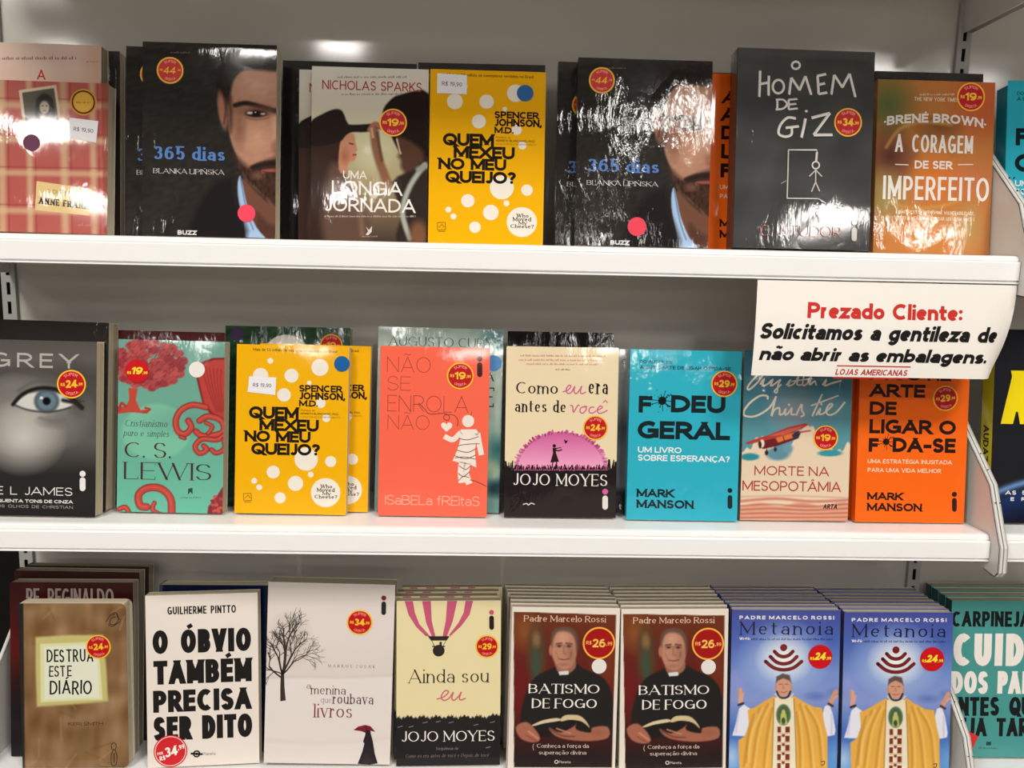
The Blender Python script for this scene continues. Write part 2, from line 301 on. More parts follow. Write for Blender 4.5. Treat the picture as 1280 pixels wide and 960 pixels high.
def letters(text, W, H, wt=.14, font='sans', track=.10, thin=None, jit=0.0, kmin=.35, kmax=1.3, wordgap=.52):
    """polygons of a line of writing that fills W x H (H = capital height), baseline at 0"""
    serif = font == 'serif'
    s = wt * H; th = (thin if thin is not None else (.045 if serif else wt)) * H
    sw = 0.0; fixed = 0.0; wordgap = max(wordgap, track * 2.4)
    items = []
    for ch in text:
        if ch == ' ': items.append(None); continue
        base, ac = ACC.get(ch, (ch, None))
        w, st = GL[base]; items.append((ch, base, ac, w, st)); sw += w * H; fixed += s
    cnt = len([i for i in items if i]); sp = len(items) - cnt
    g = track * H * (1.4 if serif else 1.0)
    gtot = g * max(0, cnt - 1 - sp) + sp * wordgap * H
    k = (W - fixed - gtot) / max(sw, 1e-9)
    gs = 1.0
    if k < kmin or k > kmax:
        k = min(max(k, kmin), kmax); gs = max(.05, (W - fixed - k * sw) / max(gtot, 1e-9))
    out = []; x = 0.0; prev = None
    for n, it in enumerate(items):
        if it is None: x += wordgap * H * gs; prev = None; continue
        if prev is not None: x += g * gs
        prev = it
        ch, base, ac, w, st = it
        low = base.islower() or base in '.,:'
        gw = w * k * H
        strokes = list(st) + (accent(ac, base.islower() and base not in 'l', w * k if w else .2, wt) if ac else [])
        jx, jy, ja = (random.uniform(-1, 1) * jit * H, random.uniform(-1, 1) * jit * H, random.uniform(-1, 1) * jit) if jit else (0, 0, 0)
        def mp(p):
            px, py = p
            xx = x + s / 2 + px * gw
            if base.islower():
                yy = s / 2 + py * (X * H - s) / X if 0 <= py <= X else (s / 2 + py * H if py < 0 else X * H - s / 2 + (py - X) * ((1 - X) * H) / (1 - X))
            else:
                yy = s / 2 + py * (H - s)
            return (xx + jx + ja * yy, yy + jy)
        ends = [tuple(q) for t in strokes if not isinstance(t, tuple) for q in (t[0], t[-1])]
        nst = len(st)
        if serif and base == 'r': strokes = strokes + [('d', .92, .60)]; nst += 1
        for ti, t in enumerate(strokes):
            if isinstance(t, tuple):
                cx, cy = mp((t[1], t[2])); r = max(s * .52, .06 * H); out.append([(cx + r * cos(a * pi / 6), cy + r * sin(a * pi / 6)) for a in range(12)]); continue
            p = [mp(q) for q in t]
            if ti >= nst:
                aw = min(s * .8, .17 * H); out += ribbon(p, lambda ax, ay: aw); continue
            if len(p) == 2:
                (xa, ya), (xb, yb) = p
                dx, dy = xb - xa, yb - ya; d = math.hypot(dx, dy) or 1e-9
                if abs(dy) > .45 * abs(dx):
                    slash = dx * dy > 0 and abs(dx) > .12 * abs(dy)
                    ww = th * 1.15 if (serif and (slash or (base in 'NMU' and abs(dx) < 1e-6 and t[0][0] == 0 and base != 'U'))) else s
                    hw = ww / 2 * d / abs(dy)
                    if ya > yb: xa, ya, xb, yb = xb, yb, xa, ya; dx, dy = -dx, -dy
                    e = s / 2
                    x0, y0, x1, y1 = xa - dx / dy * e, ya - e, xb + dx / dy * e, yb + e
                    out.append([(x0 - hw, y0), (x0 + hw, y0), (x1 + hw, y1), (x1 - hw, y1)])
                    if serif:
                        lo, hi = (t[0], t[1]) if t[0][1] < t[1][1] else (t[1], t[0])
                        for q, yy, xx, sg in ((lo, y0, x0, 1), (hi, y1, x1, -1)):
                            yv = round(q[1], 2)
                            if yv in (0, 1, X, -.28) and ends.count(tuple(q)) == 1:
                                sl = ww / 2 + .085 * H
                                a, b = xx - sl, xx + sl
                                if base in 'bdhiklmnpru' and sg < 0: b = xx + ww / 2
                                if base in 'ad' and sg > 0: a = xx - ww / 2
                                out.append([(a, yy), (b, yy), (b, yy + sg * th), (a, yy + sg * th)])
                else:
                    hw = th / 2; e = s / 2
                    if xa > xb: xa, ya, xb, yb = xb, yb, xa, ya
                    sl = dy / dx if dx else 0
                    yo = 0.0
                    if serif and t[0][1] == t[1][1]:
                        yo = (s - th) / 2 * (1 if t[0][1] >= (X if base.islower() else 1) else (-1 if t[0][1] <= 0 else 0))
                    out.append([(xa - e, ya - sl * e - hw + yo), (xb + e, yb + sl * e - hw + yo), (xb + e, yb + sl * e + hw + yo), (xa - e, ya - sl * e + hw + yo)])
                    if serif and base in 'EFLTZ' and abs(t[0][1] - .5) > .3:
                        tick = .16 * H * (1 if t[0][1] == 0 else -1); yy = ya + yo
                        for xx in ((xa - e, xb + e) if base == 'T' else (xb + e,)):
                            q = th * .9 * (1 if xx == xa - e else -1)
                            out.append([(xx, yy), (xx + q, yy), (xx + q, yy + tick), (xx, yy + tick)])
            else:
                closed = math.hypot(p[0][0] - p[-1][0], p[0][1] - p[-1][1]) < 1e-6
                if not closed:
                    for i, j in ((0, 1), (-1, -2)):
                        ex, ey = p[i][0] - p[j][0], p[i][1] - p[j][1]; d = math.hypot(ex, ey) or 1e-9
                        if min(abs(t[i][0] - t[j][0]), abs(t[i][1] - t[j][1])) < 1e-6: p[i] = (p[i][0] + ex / d * s / 2, p[i][1] + ey / d * s / 2)
                wf = (lambda ax, ay: th + (s - th) * ay ** 1.3) if serif else (lambda ax, ay: s)
                out += ribbon(p, wf, closed)
        x += gw + s
    return out

# ------------------------------------------------------------------ printed cover art
class Paint:
    """soft-edged colour fields for the photographic covers, one colour per grid point"""
    def __init__(s, X, Y): s.smooth = False; s.X, s.Y = X, Y; s.a = np.zeros(X.shape + (3,))
    def fill(s, c): s.a[:] = c
    def mix(s, m, c): m = np.clip(m, 0, 1)[..., None]; s.a[:] = s.a * (1 - m) + np.asarray(c, float) * m
    def vgrad(s, stops):
        ys = [q[0] for q in stops]
        for k in range(3): s.a[..., k] = np.interp(s.Y, ys, [q[1][k] for q in stops])
    def ell(s, cx, cy, rx, ry, c, soft=.3, al=1.0, rot=0.0):
        dx, dy = s.X - cx, s.Y - cy; ca, sa = cos(radians(rot)), sin(radians(rot))
        d = np.hypot((dx * ca + dy * sa) / rx, (-dx * sa + dy * ca) / ry)
        s.mix((1 + soft / 2 - d) / soft * al if soft < 1 else np.clip(1 - d / 1.0, 0, 1) ** .8 * al, c)
    def _seg(s, a, b):
        vx, vy = b[0] - a[0], b[1] - a[1]; t = np.clip(((s.X - a[0]) * vx + (s.Y - a[1]) * vy) / (vx * vx + vy * vy + 1e-9), 0, 1)
        return np.hypot(s.X - a[0] - t * vx, s.Y - a[1] - t * vy)
    def poly(s, p, c, soft=6, al=1.0):
        if s.smooth and len(p) > 4: q = spl([p[-1]] + list(p) + [p[0], p[1]], 3); p = q[3:-4]
        ins = np.zeros(s.X.shape, bool); d = np.full(s.X.shape, 1e9)
        for i in range(len(p)):
            a, b = p[i - 1], p[i]; d = np.minimum(d, s._seg(a, b))
            if a[1] != b[1]:
                ins ^= ((a[1] > s.Y) != (b[1] > s.Y)) & (s.X < (b[0] - a[0]) * (s.Y - a[1]) / (b[1] - a[1]) + a[0])
        s.mix((np.where(ins, d, -d) / soft + .5) * al, c)
    def line(s, p, w, c, soft=4, al=1.0, smooth=True):
        p = spl(p, 4) if smooth and len(p) > 2 else p
        d = np.full(s.X.shape, 1e9)
        for a, b in zip(p, p[1:]): d = np.minimum(d, s._seg(a, b))
        s.mix(((w / 2 - d) / soft + .5) * al, c)
    def noise(s, amp, sx, sy, seed=0):
        r = np.random.RandomState(seed); t = np.zeros(s.X.shape)
        for k in range(7):
            a = r.uniform(0, 6.28); f = r.uniform(.5, 2.2)
            t += np.sin(s.X / sx * f * cos(a) + s.Y / sy * f * sin(a) + r.uniform(0, 6.28) + 1.5 * np.sin(s.X / sx * .6 + s.Y / sy * .8 + k))
        s.a += (t / 3.0 * amp)[..., None]; s.a[:] = np.clip(s.a, 0, 255)

class Art:
    """front cover: everything is given in the zoomed photograph frame (ox, oy, scale) and laid onto the flat cover"""
    def __init__(s, frame, corners, w, h):
        s.ox, s.oy, s.k = frame; s.w, s.h = w, h; s.ops = []; s.base = None; s.fn = None
        src = [(0, h), (w, h), (w, 0), (0, 0)]
        A = []; B = []
        for (px, py), (u, v) in zip(corners, src):
            A += [[px, py, 1, 0, 0, 0, -u * px, -u * py], [0, 0, 0, px, py, 1, -v * px, -v * py]]; B += [u, v]
        q = np.linalg.solve(np.array(A, float), np.array(B, float)); s.Hm = np.append(q, 1).reshape(3, 3); s.Hi = np.linalg.inv(s.Hm)
        s.corners = corners
    def P(s, X, Y):
        q = s.Hm @ np.array([s.ox + X / s.k, s.oy + Y / s.k, 1.0]); return (q[0] / q[2], q[1] / q[2])
    def R(s, r): return r / s.k * (s.w / math.hypot(s.corners[1][0] - s.corners[0][0], s.corners[1][1] - s.corners[0][1]))
    def paint(s, fn): s.fn = fn
    def polys(s, ps, col): s.ops.append((ps, col))
    def poly(s, pts, col): s.polys([[s.P(*p) for p in pts]], col)
    def disc(s, cx, cy, r, col, n=28):
        c = s.P(cx, cy); rr = s.R(r); s.polys([[(c[0] + rr * cos(2 * pi * i / n), c[1] + rr * sin(2 * pi * i / n)) for i in range(n)]], col)
    def ring(s, cx, cy, r, w, col):
        c = s.P(cx, cy); rr = s.R(r); ww = s.R(w)
        s.polys(ribbon([(c[0] + rr * cos(2 * pi * i / 28), c[1] + rr * sin(2 * pi * i / 28)) for i in range(29)], lambda a, b: ww, True), col)
    def line(s, pts, w, col, smooth=True):
        p = [s.P(*q) for q in pts]; p = spl(p, 4) if smooth and len(p) > 2 else p
        ww = s.R(w); s.polys(ribbon(p, lambda a, b: ww), col)
    def text(s, t, x0, x1, y0, y1, col, wt=.14, font='sans', bend=0.0, rot=0.0, slant=0.0, **kw):
        xc = (x0 + x1) / 2
        a, b = s.P(x0, (y0 + y1) / 2)[0], s.P(x1, (y0 + y1) / 2)[0]
        z0, z1 = s.P(xc, y1)[1], s.P(xc, y0)[1]
        W, H = b - a, z1 - z0
        tr = math.tan(radians(rot))
        def mp(p):
            x, y = p; e = (x - W / 2)
            return (a + x + slant * y, z0 + y - bend * e * e / W + tr * e)
        s.polys([[mp(p) for p in q] for q in letters(t, W, H, wt, font, **kw)], col)
    def scribble(s, x0, x1, y, hgt, col, seed=1):
        """a line of print too small to read"""
        r = random.Random(seed * 131 + int(x0)); x = x0; ps = []
        while x < x1:
            n = r.randint(2, 8)
            for _ in range(n):
                if x > x1: break
                w = hgt * r.uniform(.35, .6); hh = hgt * r.choice((.55, .62, .7, 1.0))
                ps.append([s.P(x, y), s.P(x + w * .55, y), s.P(x + w * .55, y - hh), s.P(x, y - hh)]); x += w
            x += hgt * .5
        s.polys(ps, col)
    def logo_i(s, x0, x1, ydot, y0, y1, cdot, cbar):
        r = (x1 - x0) / 2; xc = (x0 + x1) / 2
        s.disc(xc, ydot, r * 1.05, cdot, 16)
        s.poly([(xc + r * cos(a), y0 + r + r * sin(a)) for a in np.linspace(pi, 2 * pi, 8)] + [(xc + r * cos(a), y1 - r + r * sin(a)) for a in np.linspace(0, pi, 8)], cbar)
    def emit(s, mb, w, y=0.0, x0=0.0, rc=0.0):
        """lay the art onto a cover whose front-left-bottom corner is (x0, y, 0)"""
        lay = 2e-5
        if s.fn:
            cw = math.hypot(s.corners[1][0] - s.corners[0][0], s.corners[1][1] - s.corners[0][1]); chh = math.hypot(s.corners[3][0] - s.corners[0][0], s.corners[3][1] - s.corners[0][1])
            nx, ny = int(cw / .95), int(chh / .95)
            u, v = np.meshgrid(np.linspace(0, s.w, nx), np.linspace(0, s.h, ny))
            q = np.stack([u, v, np.ones_like(u)], -1) @ s.Hi.T
            Xp, Yp = (q[..., 0] / q[..., 2] - s.ox) * s.k, (q[..., 1] / q[..., 2] - s.oy) * s.k
            pt = Paint(Xp, Yp); s.fn(pt); C = lin(np.clip(pt.a, 0, 255))
        else:
            nx = ny = 2; u, v = np.meshgrid([0, s.w], [0, s.h]); C = np.broadcast_to(lin(s.base), (2, 2, 3))
        if rc:
            for vc, sg in ((rc, -1), (s.h - rc, 1)):
                m = (u > s.w - rc) & ((v - vc) * sg > 0); d = np.hypot(u - (s.w - rc), v - vc); f = np.where(m & (d > rc), rc / np.maximum(d, 1e-9), 1)
                u = np.where(m, s.w - rc + (u - (s.w - rc)) * f, u); v = np.where(m, vc + (v - vc) * f, v)
        Pn = np.stack([u + x0, np.full_like(u, y - lay), v], -1).reshape(-1, 3)
        mb.grid(Pn, np.asarray(C).reshape(-1, 3), nx, ny)
        k = 1; last = None
        for ps, col in s.ops:
            if col != last: k += 1; last = col
            for i, p in enumerate(ps):
                yy = y - lay * k - 3.5e-7 * (i % 53)        # no two strokes share one plane
                p = [(min(max(a, 0), s.w), min(max(b, 0), s.h)) for a, b in p]
                v3 = [(a + x0, yy, b) for a, b in p]
                if len(p) == 4: mb.add(v3, [(0, 1, 2, 3)], col)
                else: mb.add(v3, [tuple(t) for t in tessellate_polygon([[Vector((a, b, 0)) for a, b in p]])], col)

# ------------------------------------------------------------------ the setting
XR, XL = 0.6062, -0.6243            # centre lines of the two slotted uprights
ZS = {0: 1.8080, 1: 1.4322, 2: 1.1000, 3: 0.7720}
def structure(name, mb, mat, fix=True): return tag(mb.build(name, mat, None, fix=fix), kind='structure')
m = MB(); m.box(-10, 10, -18, 2, -.05, 0); structure('floor', m, M['floor'])
m = MB(); m.box(-10, 10, -18, 2, 3.06, 3.12); structure('ceiling', m, M['ceiling'])
m = MB(); m.box(XL + .009, XR - .009, 0, .012, .05, 2.2); structure('wall_back', m, M['panel'])
m = MB(); m.box(XR + .009, XR + 1.1, 0, .012, .05, 2.2); structure('wall_right', m, M['panel'])
m = MB(); m.box(XL - 1.0, XL - .0095, -.004, .012, .05, 2.2); structure('dark_gap_left', m, M['black'])  # black sheet stands in for the dark gap, its shade put into the colour

def upright(x, label):
    root = link('shelf_upright', None); root.location = (x, 0, 0); tag(root, label, 'upright', 'slotted shelf uprights')
    m = MB(); hw, sl, y = .0088, .0024, -.0055
    z = .06
    zs0 = 1.7163 + .008
    k0 = int((zs0 - .1) / .025)
    for k in range(-12, k0 + 1):
        zt = zs0 - k * .025                       # slot from zt-.016 to zt
        for (a, b, c, d) in ((-hw, -sl, zt - .025, zt), (sl, hw, zt - .025, zt), (-sl, sl, zt - .025, zt - .016)):
            m.add([(a, y, c), (b, y, c), (b, y, d), (a, y, d)], [(0, 1, 2, 3)], (255, 255, 255))
        # the thickness of the steel inside each slot
        for (p, q) in (((-sl, zt - .016), (-sl, zt)), ((sl, zt - .016), (sl, zt)), ((-sl, zt), (sl, zt)), ((-sl, zt - .016), (sl, zt - .016))):
            m.add([(p[0], y, p[1]), (q[0], y, q[1]), (q[0], y + .0015, q[1]), (p[0], y + .0015, p[1])], [(0, 1, 2, 3)], (255, 255, 255))
    top, bot = zs0 + 12 * .025, zs0 - (k0 + 1) * .025
    for sx in (-hw, hw): m.add([(sx, y, bot), (sx, y, top), (sx, .02, top), (sx, .02, bot)], [(0, 1, 2, 3)], (255, 255, 255))
    m.build('post', M['upright'], root, fix=False)
    b = MB(); b.box(-hw + .0006, hw - .0006, -.002, .018, bot, top); b.build('slot_shade_backing', M['slot'], root)  # dark box added behind the slots, its near-black colour stands for their inner shade
upright(XR, 'slotted steel upright between the two shelf bays, beside the white side brackets')
upright(XL, 'slotted steel upright next to the black gap at the shelf end')

BRK = [(0, -.045), (-.150, -.045), (-.172, -.047), (-.178, -.040), (-.1765, -.010), (-.166, .012), (-.145, .059), (-.087, .111), (-.038, .158), (0, .182)]
def bracket(root, x, side, drop=0.0):
    """side plate with a folded flange along its front edge; side = +1 folds the flange to +x"""
    m = MB(); t = .0016
    P_ = [(p, q - drop if q < 0 else q) for p, q in BRK]
    m.extrude(P_, x, x + t * side, 'x')
    edge = P_[1:]
    for (a, b) in zip(edge, edge[1:]):
        dy, dz = b[0] - a[0], b[1] - a[1]; d = math.hypot(dy, dz); ny, nz = dz / d * .0012, -dy / d * .0012
        x1 = x + .0046 * side
        v = [(x, a[0], a[1]), (x1, a[0], a[1]), (x1, b[0], b[1]), (x, b[0], b[1]), (x, a[0] + ny, a[1] + nz), (x1, a[0] + ny, a[1] + nz), (x1, b[0] + ny, b[1] + nz), (x, b[0] + ny, b[1] + nz)]
        m.add(v, [(0, 1, 2, 3), (4, 5, 6, 7), (0, 1, 5, 4), (2, 3, 7, 6), (0, 3, 7, 4), (1, 2, 6, 5)], (255, 255, 255))
    o = m.build('bracket', M['bracket'], root)
    for (py, pz) in ((-.118, .0905), (-.135, .0742), (-.156, .0385)):
        h = MB(); c = [(x + .0024 * side + .0011 * cos(a * pi / 5), py - .0004 - .0011 * sin(a * pi / 5) * .6, pz + .0012 + .0011 * sin(a * pi / 5)) for a in range(10)]
        h.add(c, [tuple(range(10))], (255, 255, 255)); h.build('rivet', M['slot'], o, fix=False)
    return o
def shelf(z, x0, x1, label, left=True, right=True, drop=0.0, deep=0.0):
    root = link('shelf', None); root.location = ((x0 + x1) / 2, 0, z); tag(root, label, 'shelf', 'white metal shelves')
    cx = (x0 + x1) / 2; a, b = x0 + .0040 - cx, x1 - .0040 - cx
    m = MB(); m.extrude([(p - (deep if p < -.1 else 0), q) for p, q in [(-.001, 0), (-.150, 0), (-.1535, -.0008), (-.156, -.003), (-.1565, -.006), (-.1545, -.008), (-.1545, -.026), (-.150, -.028), (-.001, -.028)]], a, b, 'x')
    m.build('shelf_board', M['enamel'], root)
    r = MB(); r.extrude([(p - deep, q) for p, q in [(-.1550, -.0072), (-.1590, -.0072), (-.1600, -.0085), (-.1600, -.0280), (-.1590, -.0288), (-.1565, -.0290), (-.1565, -.0302), (-.1600, -.0306), (-.1603, -.0318), (-.1590, -.0325), (-.1550, -.0325)]], a, b, 'x')
    r.build('price_rail', M['enamel'], root)
    if left: bracket(root, x0 + .0032 - cx, -1, drop)
    if right: bracket(root, x1 - .0032 - cx, 1, drop)
    return root
A0, A1 = XL, XR - .0005
B0, B1 = XR + .0005, XR + 1.08
shelf(ZS[1], A0, A1 + .006, 'white metal shelf carrying the topmost row of books, paper notice hanging from its edge')
shelf(ZS[2], A0, A1 + .006, 'white metal shelf with turquoise and orange books, below the paper notice')
shelf(ZS[3], A0, A1 + .006, 'lowest white metal shelf in view, under the stacks of priest portrait books')
shelf(ZS[0], A0, A1, 'white metal shelf overhead, shading the back panel above the books', left=False, drop=.045, deep=.18)
shelf(ZS[1], B0 + .009, B1, 'white shelf of the next bay, level with the topmost book row', right=False)
shelf(ZS[2], B0 + .009, B1, 'white shelf of the next bay, under the black book with yellow letters', right=False)
shelf(ZS[3], B0 + .009, B1, 'white shelf of the next bay, under the teal green book', right=False)
shelf(ZS[0], B0 + .005, B1, 'white shelf overhead in the next bay, its bracket edge slanting', right=False, drop=.045, deep=.18)

# ------------------------------------------------------------------ paper notice hanging from the top shelf
def notice():
    TLp, TRp = (947, 352), (1271, 358)
    yt = -.1585
    tl, tr = at(*TLp, yt), at(*TRp, yt); tl[2] = tr[2] = ZS[1] - .0337; W = float(np.linalg.norm(tr - tl)); Hh = .1085
    root = link('paper_notice', None); root.location = tuple((tl + tr) / 2)
    tag(root, 'white paper notice with red and black writing hanging from the shelf edge', 'sign')
    ex = (tr - tl) / W
    O = np.array((tl + tr) / 2)
    def pt(s, t, off=0.0):
        """s across 0..1, t down 0..1; the sheet bellies out and its lower corner curls back"""
        curl = max(0.0, s - .88) / .12
        fwd = -.010 * math.sin(min(t, 1) * pi * .55) * (1 - .25 * s)
        back = .024 * curl ** 1.8 * t ** 1.6
        x = s * W - .004 * (1 - s) * t - .014 * curl ** 1.6 * t ** 2.2
        p = np.array(tl) + ex * x + np.array([0, fwd + back - off, -Hh * t])
        return tuple(p - O)
    nx, ny = 60, 24
    m = MB()
    P = [pt(i / nx, j / ny) for j in range(ny + 1) for i in range(nx + 1)]; Q = [pt(i / nx, j / ny, -.00025) for j in range(ny + 1) for i in range(nx + 1)]
    f = [(j * (nx + 1) + i, j * (nx + 1) + i + 1, (j + 1) * (nx + 1) + i + 1, (j + 1) * (nx + 1) + i) for j in range(ny) for i in range(nx)]
    m.add(P, f, (240, 234, 226)); m.add(Q, [tuple(reversed(q)) for q in f], (240, 234, 226))
    # zoomed photo frame (900,330) x3.368 -> sheet coordinates
    def st(X, Y): return ((X - 155) / (1262 - 155), (Y - 70) / 378.0)
    def line(t, x0, x1, y0, y1, col, wt, slant=0.0, **kw):
        s0, _ = st(x0, 0); s1, _ = st(x1, 0); _, t0 = st(0, y0); _, t1 = st(0, y1)
        Wd, Hd = (s1 - s0) * W, (t1 - t0) * Hh
        for i, q in enumerate(letters(t, Wd, Hd, wt, **kw)):
            v = [pt(s0 + (x + slant * y) / W, t1 - y / Hh, .00022 + 1.5e-6 * (i % 10)) for x, y in q]
            m.add(v, [(0, 1, 2, 3)] if len(q) == 4 else [tuple(g) for g in tessellate_polygon([[Vector((a, b, 0)) for a, b in q]])], col)
    line('Prezado Cliente:', 372, 1032, 153, 216, (200, 52, 44), .23, track=.05)
    line('Solicitamos a gentileza de', 172, 1190, 238, 301, (28, 26, 26), .24, slant=.22, track=.035)
    line('não abrir as embalagens.', 180, 1148, 332, 386, (28, 26, 26), .25, slant=.24, track=.035)
    line('LOJAS AMERICANAS', 508, 812, 416, 440, (176, 52, 48), .19, slant=.2, track=.09)
    for (x0, x1, y0, y1) in ((512, 826, 401, 406), (500, 815, 449, 454)):
        n = 14; a = [st(x0 + (x1 - x0) * i / n, y0) for i in range(n + 1)]; b = [st(x0 + (x1 - x0) * i / n, y1) for i in range(n + 1)]
        m.add([pt(*q, .0002) for q in a] + [pt(*q, .0002) for q in b], [(i, i + 1, n + 2 + i, n + 1 + i) for i in range(n)], (190, 50, 45))
    sh = m.build('sheet', print_mat('notice_paper', 0.6), root, fix=False)
notice()

# ------------------------------------------------------------------ books
def board(mb, w, h, y0, y1, col, x0, rc):
    """a flat cover board; rc rounds its two free corners"""
    p = [(x0, 0), (w - rc, 0)] + [(w - rc + rc * cos(a), rc + rc * sin(a)) for a in np.linspace(-pi / 2, 0, 7)][1:] + [(w - rc + rc * cos(a), h - rc + rc * sin(a)) for a in np.linspace(0, pi / 2, 7)] + [(x0, h)] if rc else [(x0, 0), (w, 0), (w, h), (x0, h)]
    mb.extrude(p, y0, y1, 'y', col)

COVERS = {}
def cover_mesh(key, w, h, t, art, edge, spine, wrap, hard=False, rc=0.0, back=None, spine_fn=None):
    ct = .0022 if hard else .0006
    mb = MB(); r = min(.0022, t * .3)
    xs = np.array(r)
    core = edge if hard else (196, 188, 170)
    board(mb, w, h, 0, ct, core, r, rc); board(mb, w, h, t - ct, t, core, r, rc)
    mb.add([(r, t + 2e-5, 0), (w - rc, t + 2e-5, 0), (w - rc, t + 2e-5, h), (r, t + 2e-5, h)], [(3, 2, 1, 0)], back or edge)
    # spine: a strip with rounded outer edges
    outer = [(r, 0)] + [(r - r * sin(a), r - r * cos(a)) for a in np.linspace(0, pi / 2, 5)][1:] + [(0, t - r)] + [(r - r * cos(a), t - r + r * sin(a)) for a in np.linspace(0, pi / 2, 5)][1:]
    inner = [(p[0] + (ct if p[0] < r - 1e-6 else 0), min(max(p[1], ct), t - ct)) for p in outer]
    n = len(outer); v = []
    for z in (0, h): v += [(p[0], p[1], z) for p in outer] + [(p[0], p[1], z) for p in inner]
    f = []
    for i in range(n - 1):
        f += [(i, i + 1, 2 * n + i + 1, 2 * n + i), (n + i, n + i + 1, 3 * n + i + 1, 3 * n + i), (i, i + 1, n + i + 1, n + i), (2 * n + i, 2 * n + i + 1, 3 * n + i + 1, 3 * n + i)]
    mb.add(v, f, spine)
    if art:
        art.emit(mb, w, rc=rc)
    if spine_fn: spine_fn(mb)
    mb.v = [(a - w / 2, b - t / 2, c) for a, b, c in mb.v]
    me = mb.mesh('cover', M[wrap]); COVERS[key] = me
    ins = .0022 if hard else .0007
    pg = MB(); pg.box(-w / 2 + ct + .0002, w / 2 - ins - (.002 if rc else 0), -t / 2 + ct + .00002, t / 2 - ct - .00002, ins, h - ins)
    return me, pg

def matrix(x, y, z, lean, yaw, roll):
    r = np.array([cos(yaw), sin(yaw), 0]); b = np.array([-sin(yaw), cos(yaw), 0]); k = np.array([0, 0, 1.0])
    u = k * cos(lean) + b * sin(lean)
    r2, u2 = r * cos(roll) + u * sin(roll), -r * sin(roll) + u * cos(roll)
    n = np.cross(u2, r2)
    return r2, n, u2

class Book: pass
def book(key, label, pose, art=None, edge=(60, 58, 56), spine=None, wrap='film', page='page', hard=False, rc=0.0, group=None, mesh_of=None, name='paperback_book', spine_fn=None, back=None):
    s, x, y, lean, yaw, roll, w, h, t = pose
    lean, yaw, roll = radians(lean), radians(yaw), radians(roll)
    r2, n, u2 = matrix(x, y, 0, lean, yaw, roll)
    z = ZS[s] + t * sin(lean) + (w * sin(-roll) if roll < 0 else 0) + .0003
    corner = np.array([x, y, z])
    base = corner + r2 * w / 2 + n * t / 2
    root = link(name, None)
    root.matrix_world = Matrix(((r2[0], n[0], u2[0], base[0]), (r2[1], n[1], u2[1], base[1]), (r2[2], n[2], u2[2], base[2]), (0, 0, 0, 1)))
    tag(root, label, 'book', group or {1: 'books on the topmost shelf', 2: 'books on the middle shelf', 3: 'books on the lowest shelf'}[s])
    B = Book(); B.root, B.w, B.h, B.t, B.art, B.pose = root, w, h, t, art, pose
    if mesh_of:
        B.cover = link('cover', mesh_of.cover.data, root); B.pages = link('page_block', mesh_of.pages.data, root)
    else:
        me, pg = cover_mesh(key, w, h, t, art, edge, spine or edge, wrap, hard, rc, back, spine_fn)
        B.cover = link('cover', me, root); B.pages = pg.build('page_block', M[page], root)
    return B
def behind(B, dx, dn, label, dz=0.0, group=None):
    """another copy of a book, dn behind it in the stack and dx to the side"""
    root = B.root.copy(); COL.objects.link(root); root['label'] = label
    if group: root['group'] = group
    mw = B.root.matrix_world
    root.matrix_world = Matrix.Translation(Vector((dx, dn / cos(radians(B.pose[3])), dz))) @ mw
    for ch in (B.cover, B.pages):
        c = ch.copy(); COL.objects.link(c); c.parent = root
    return root

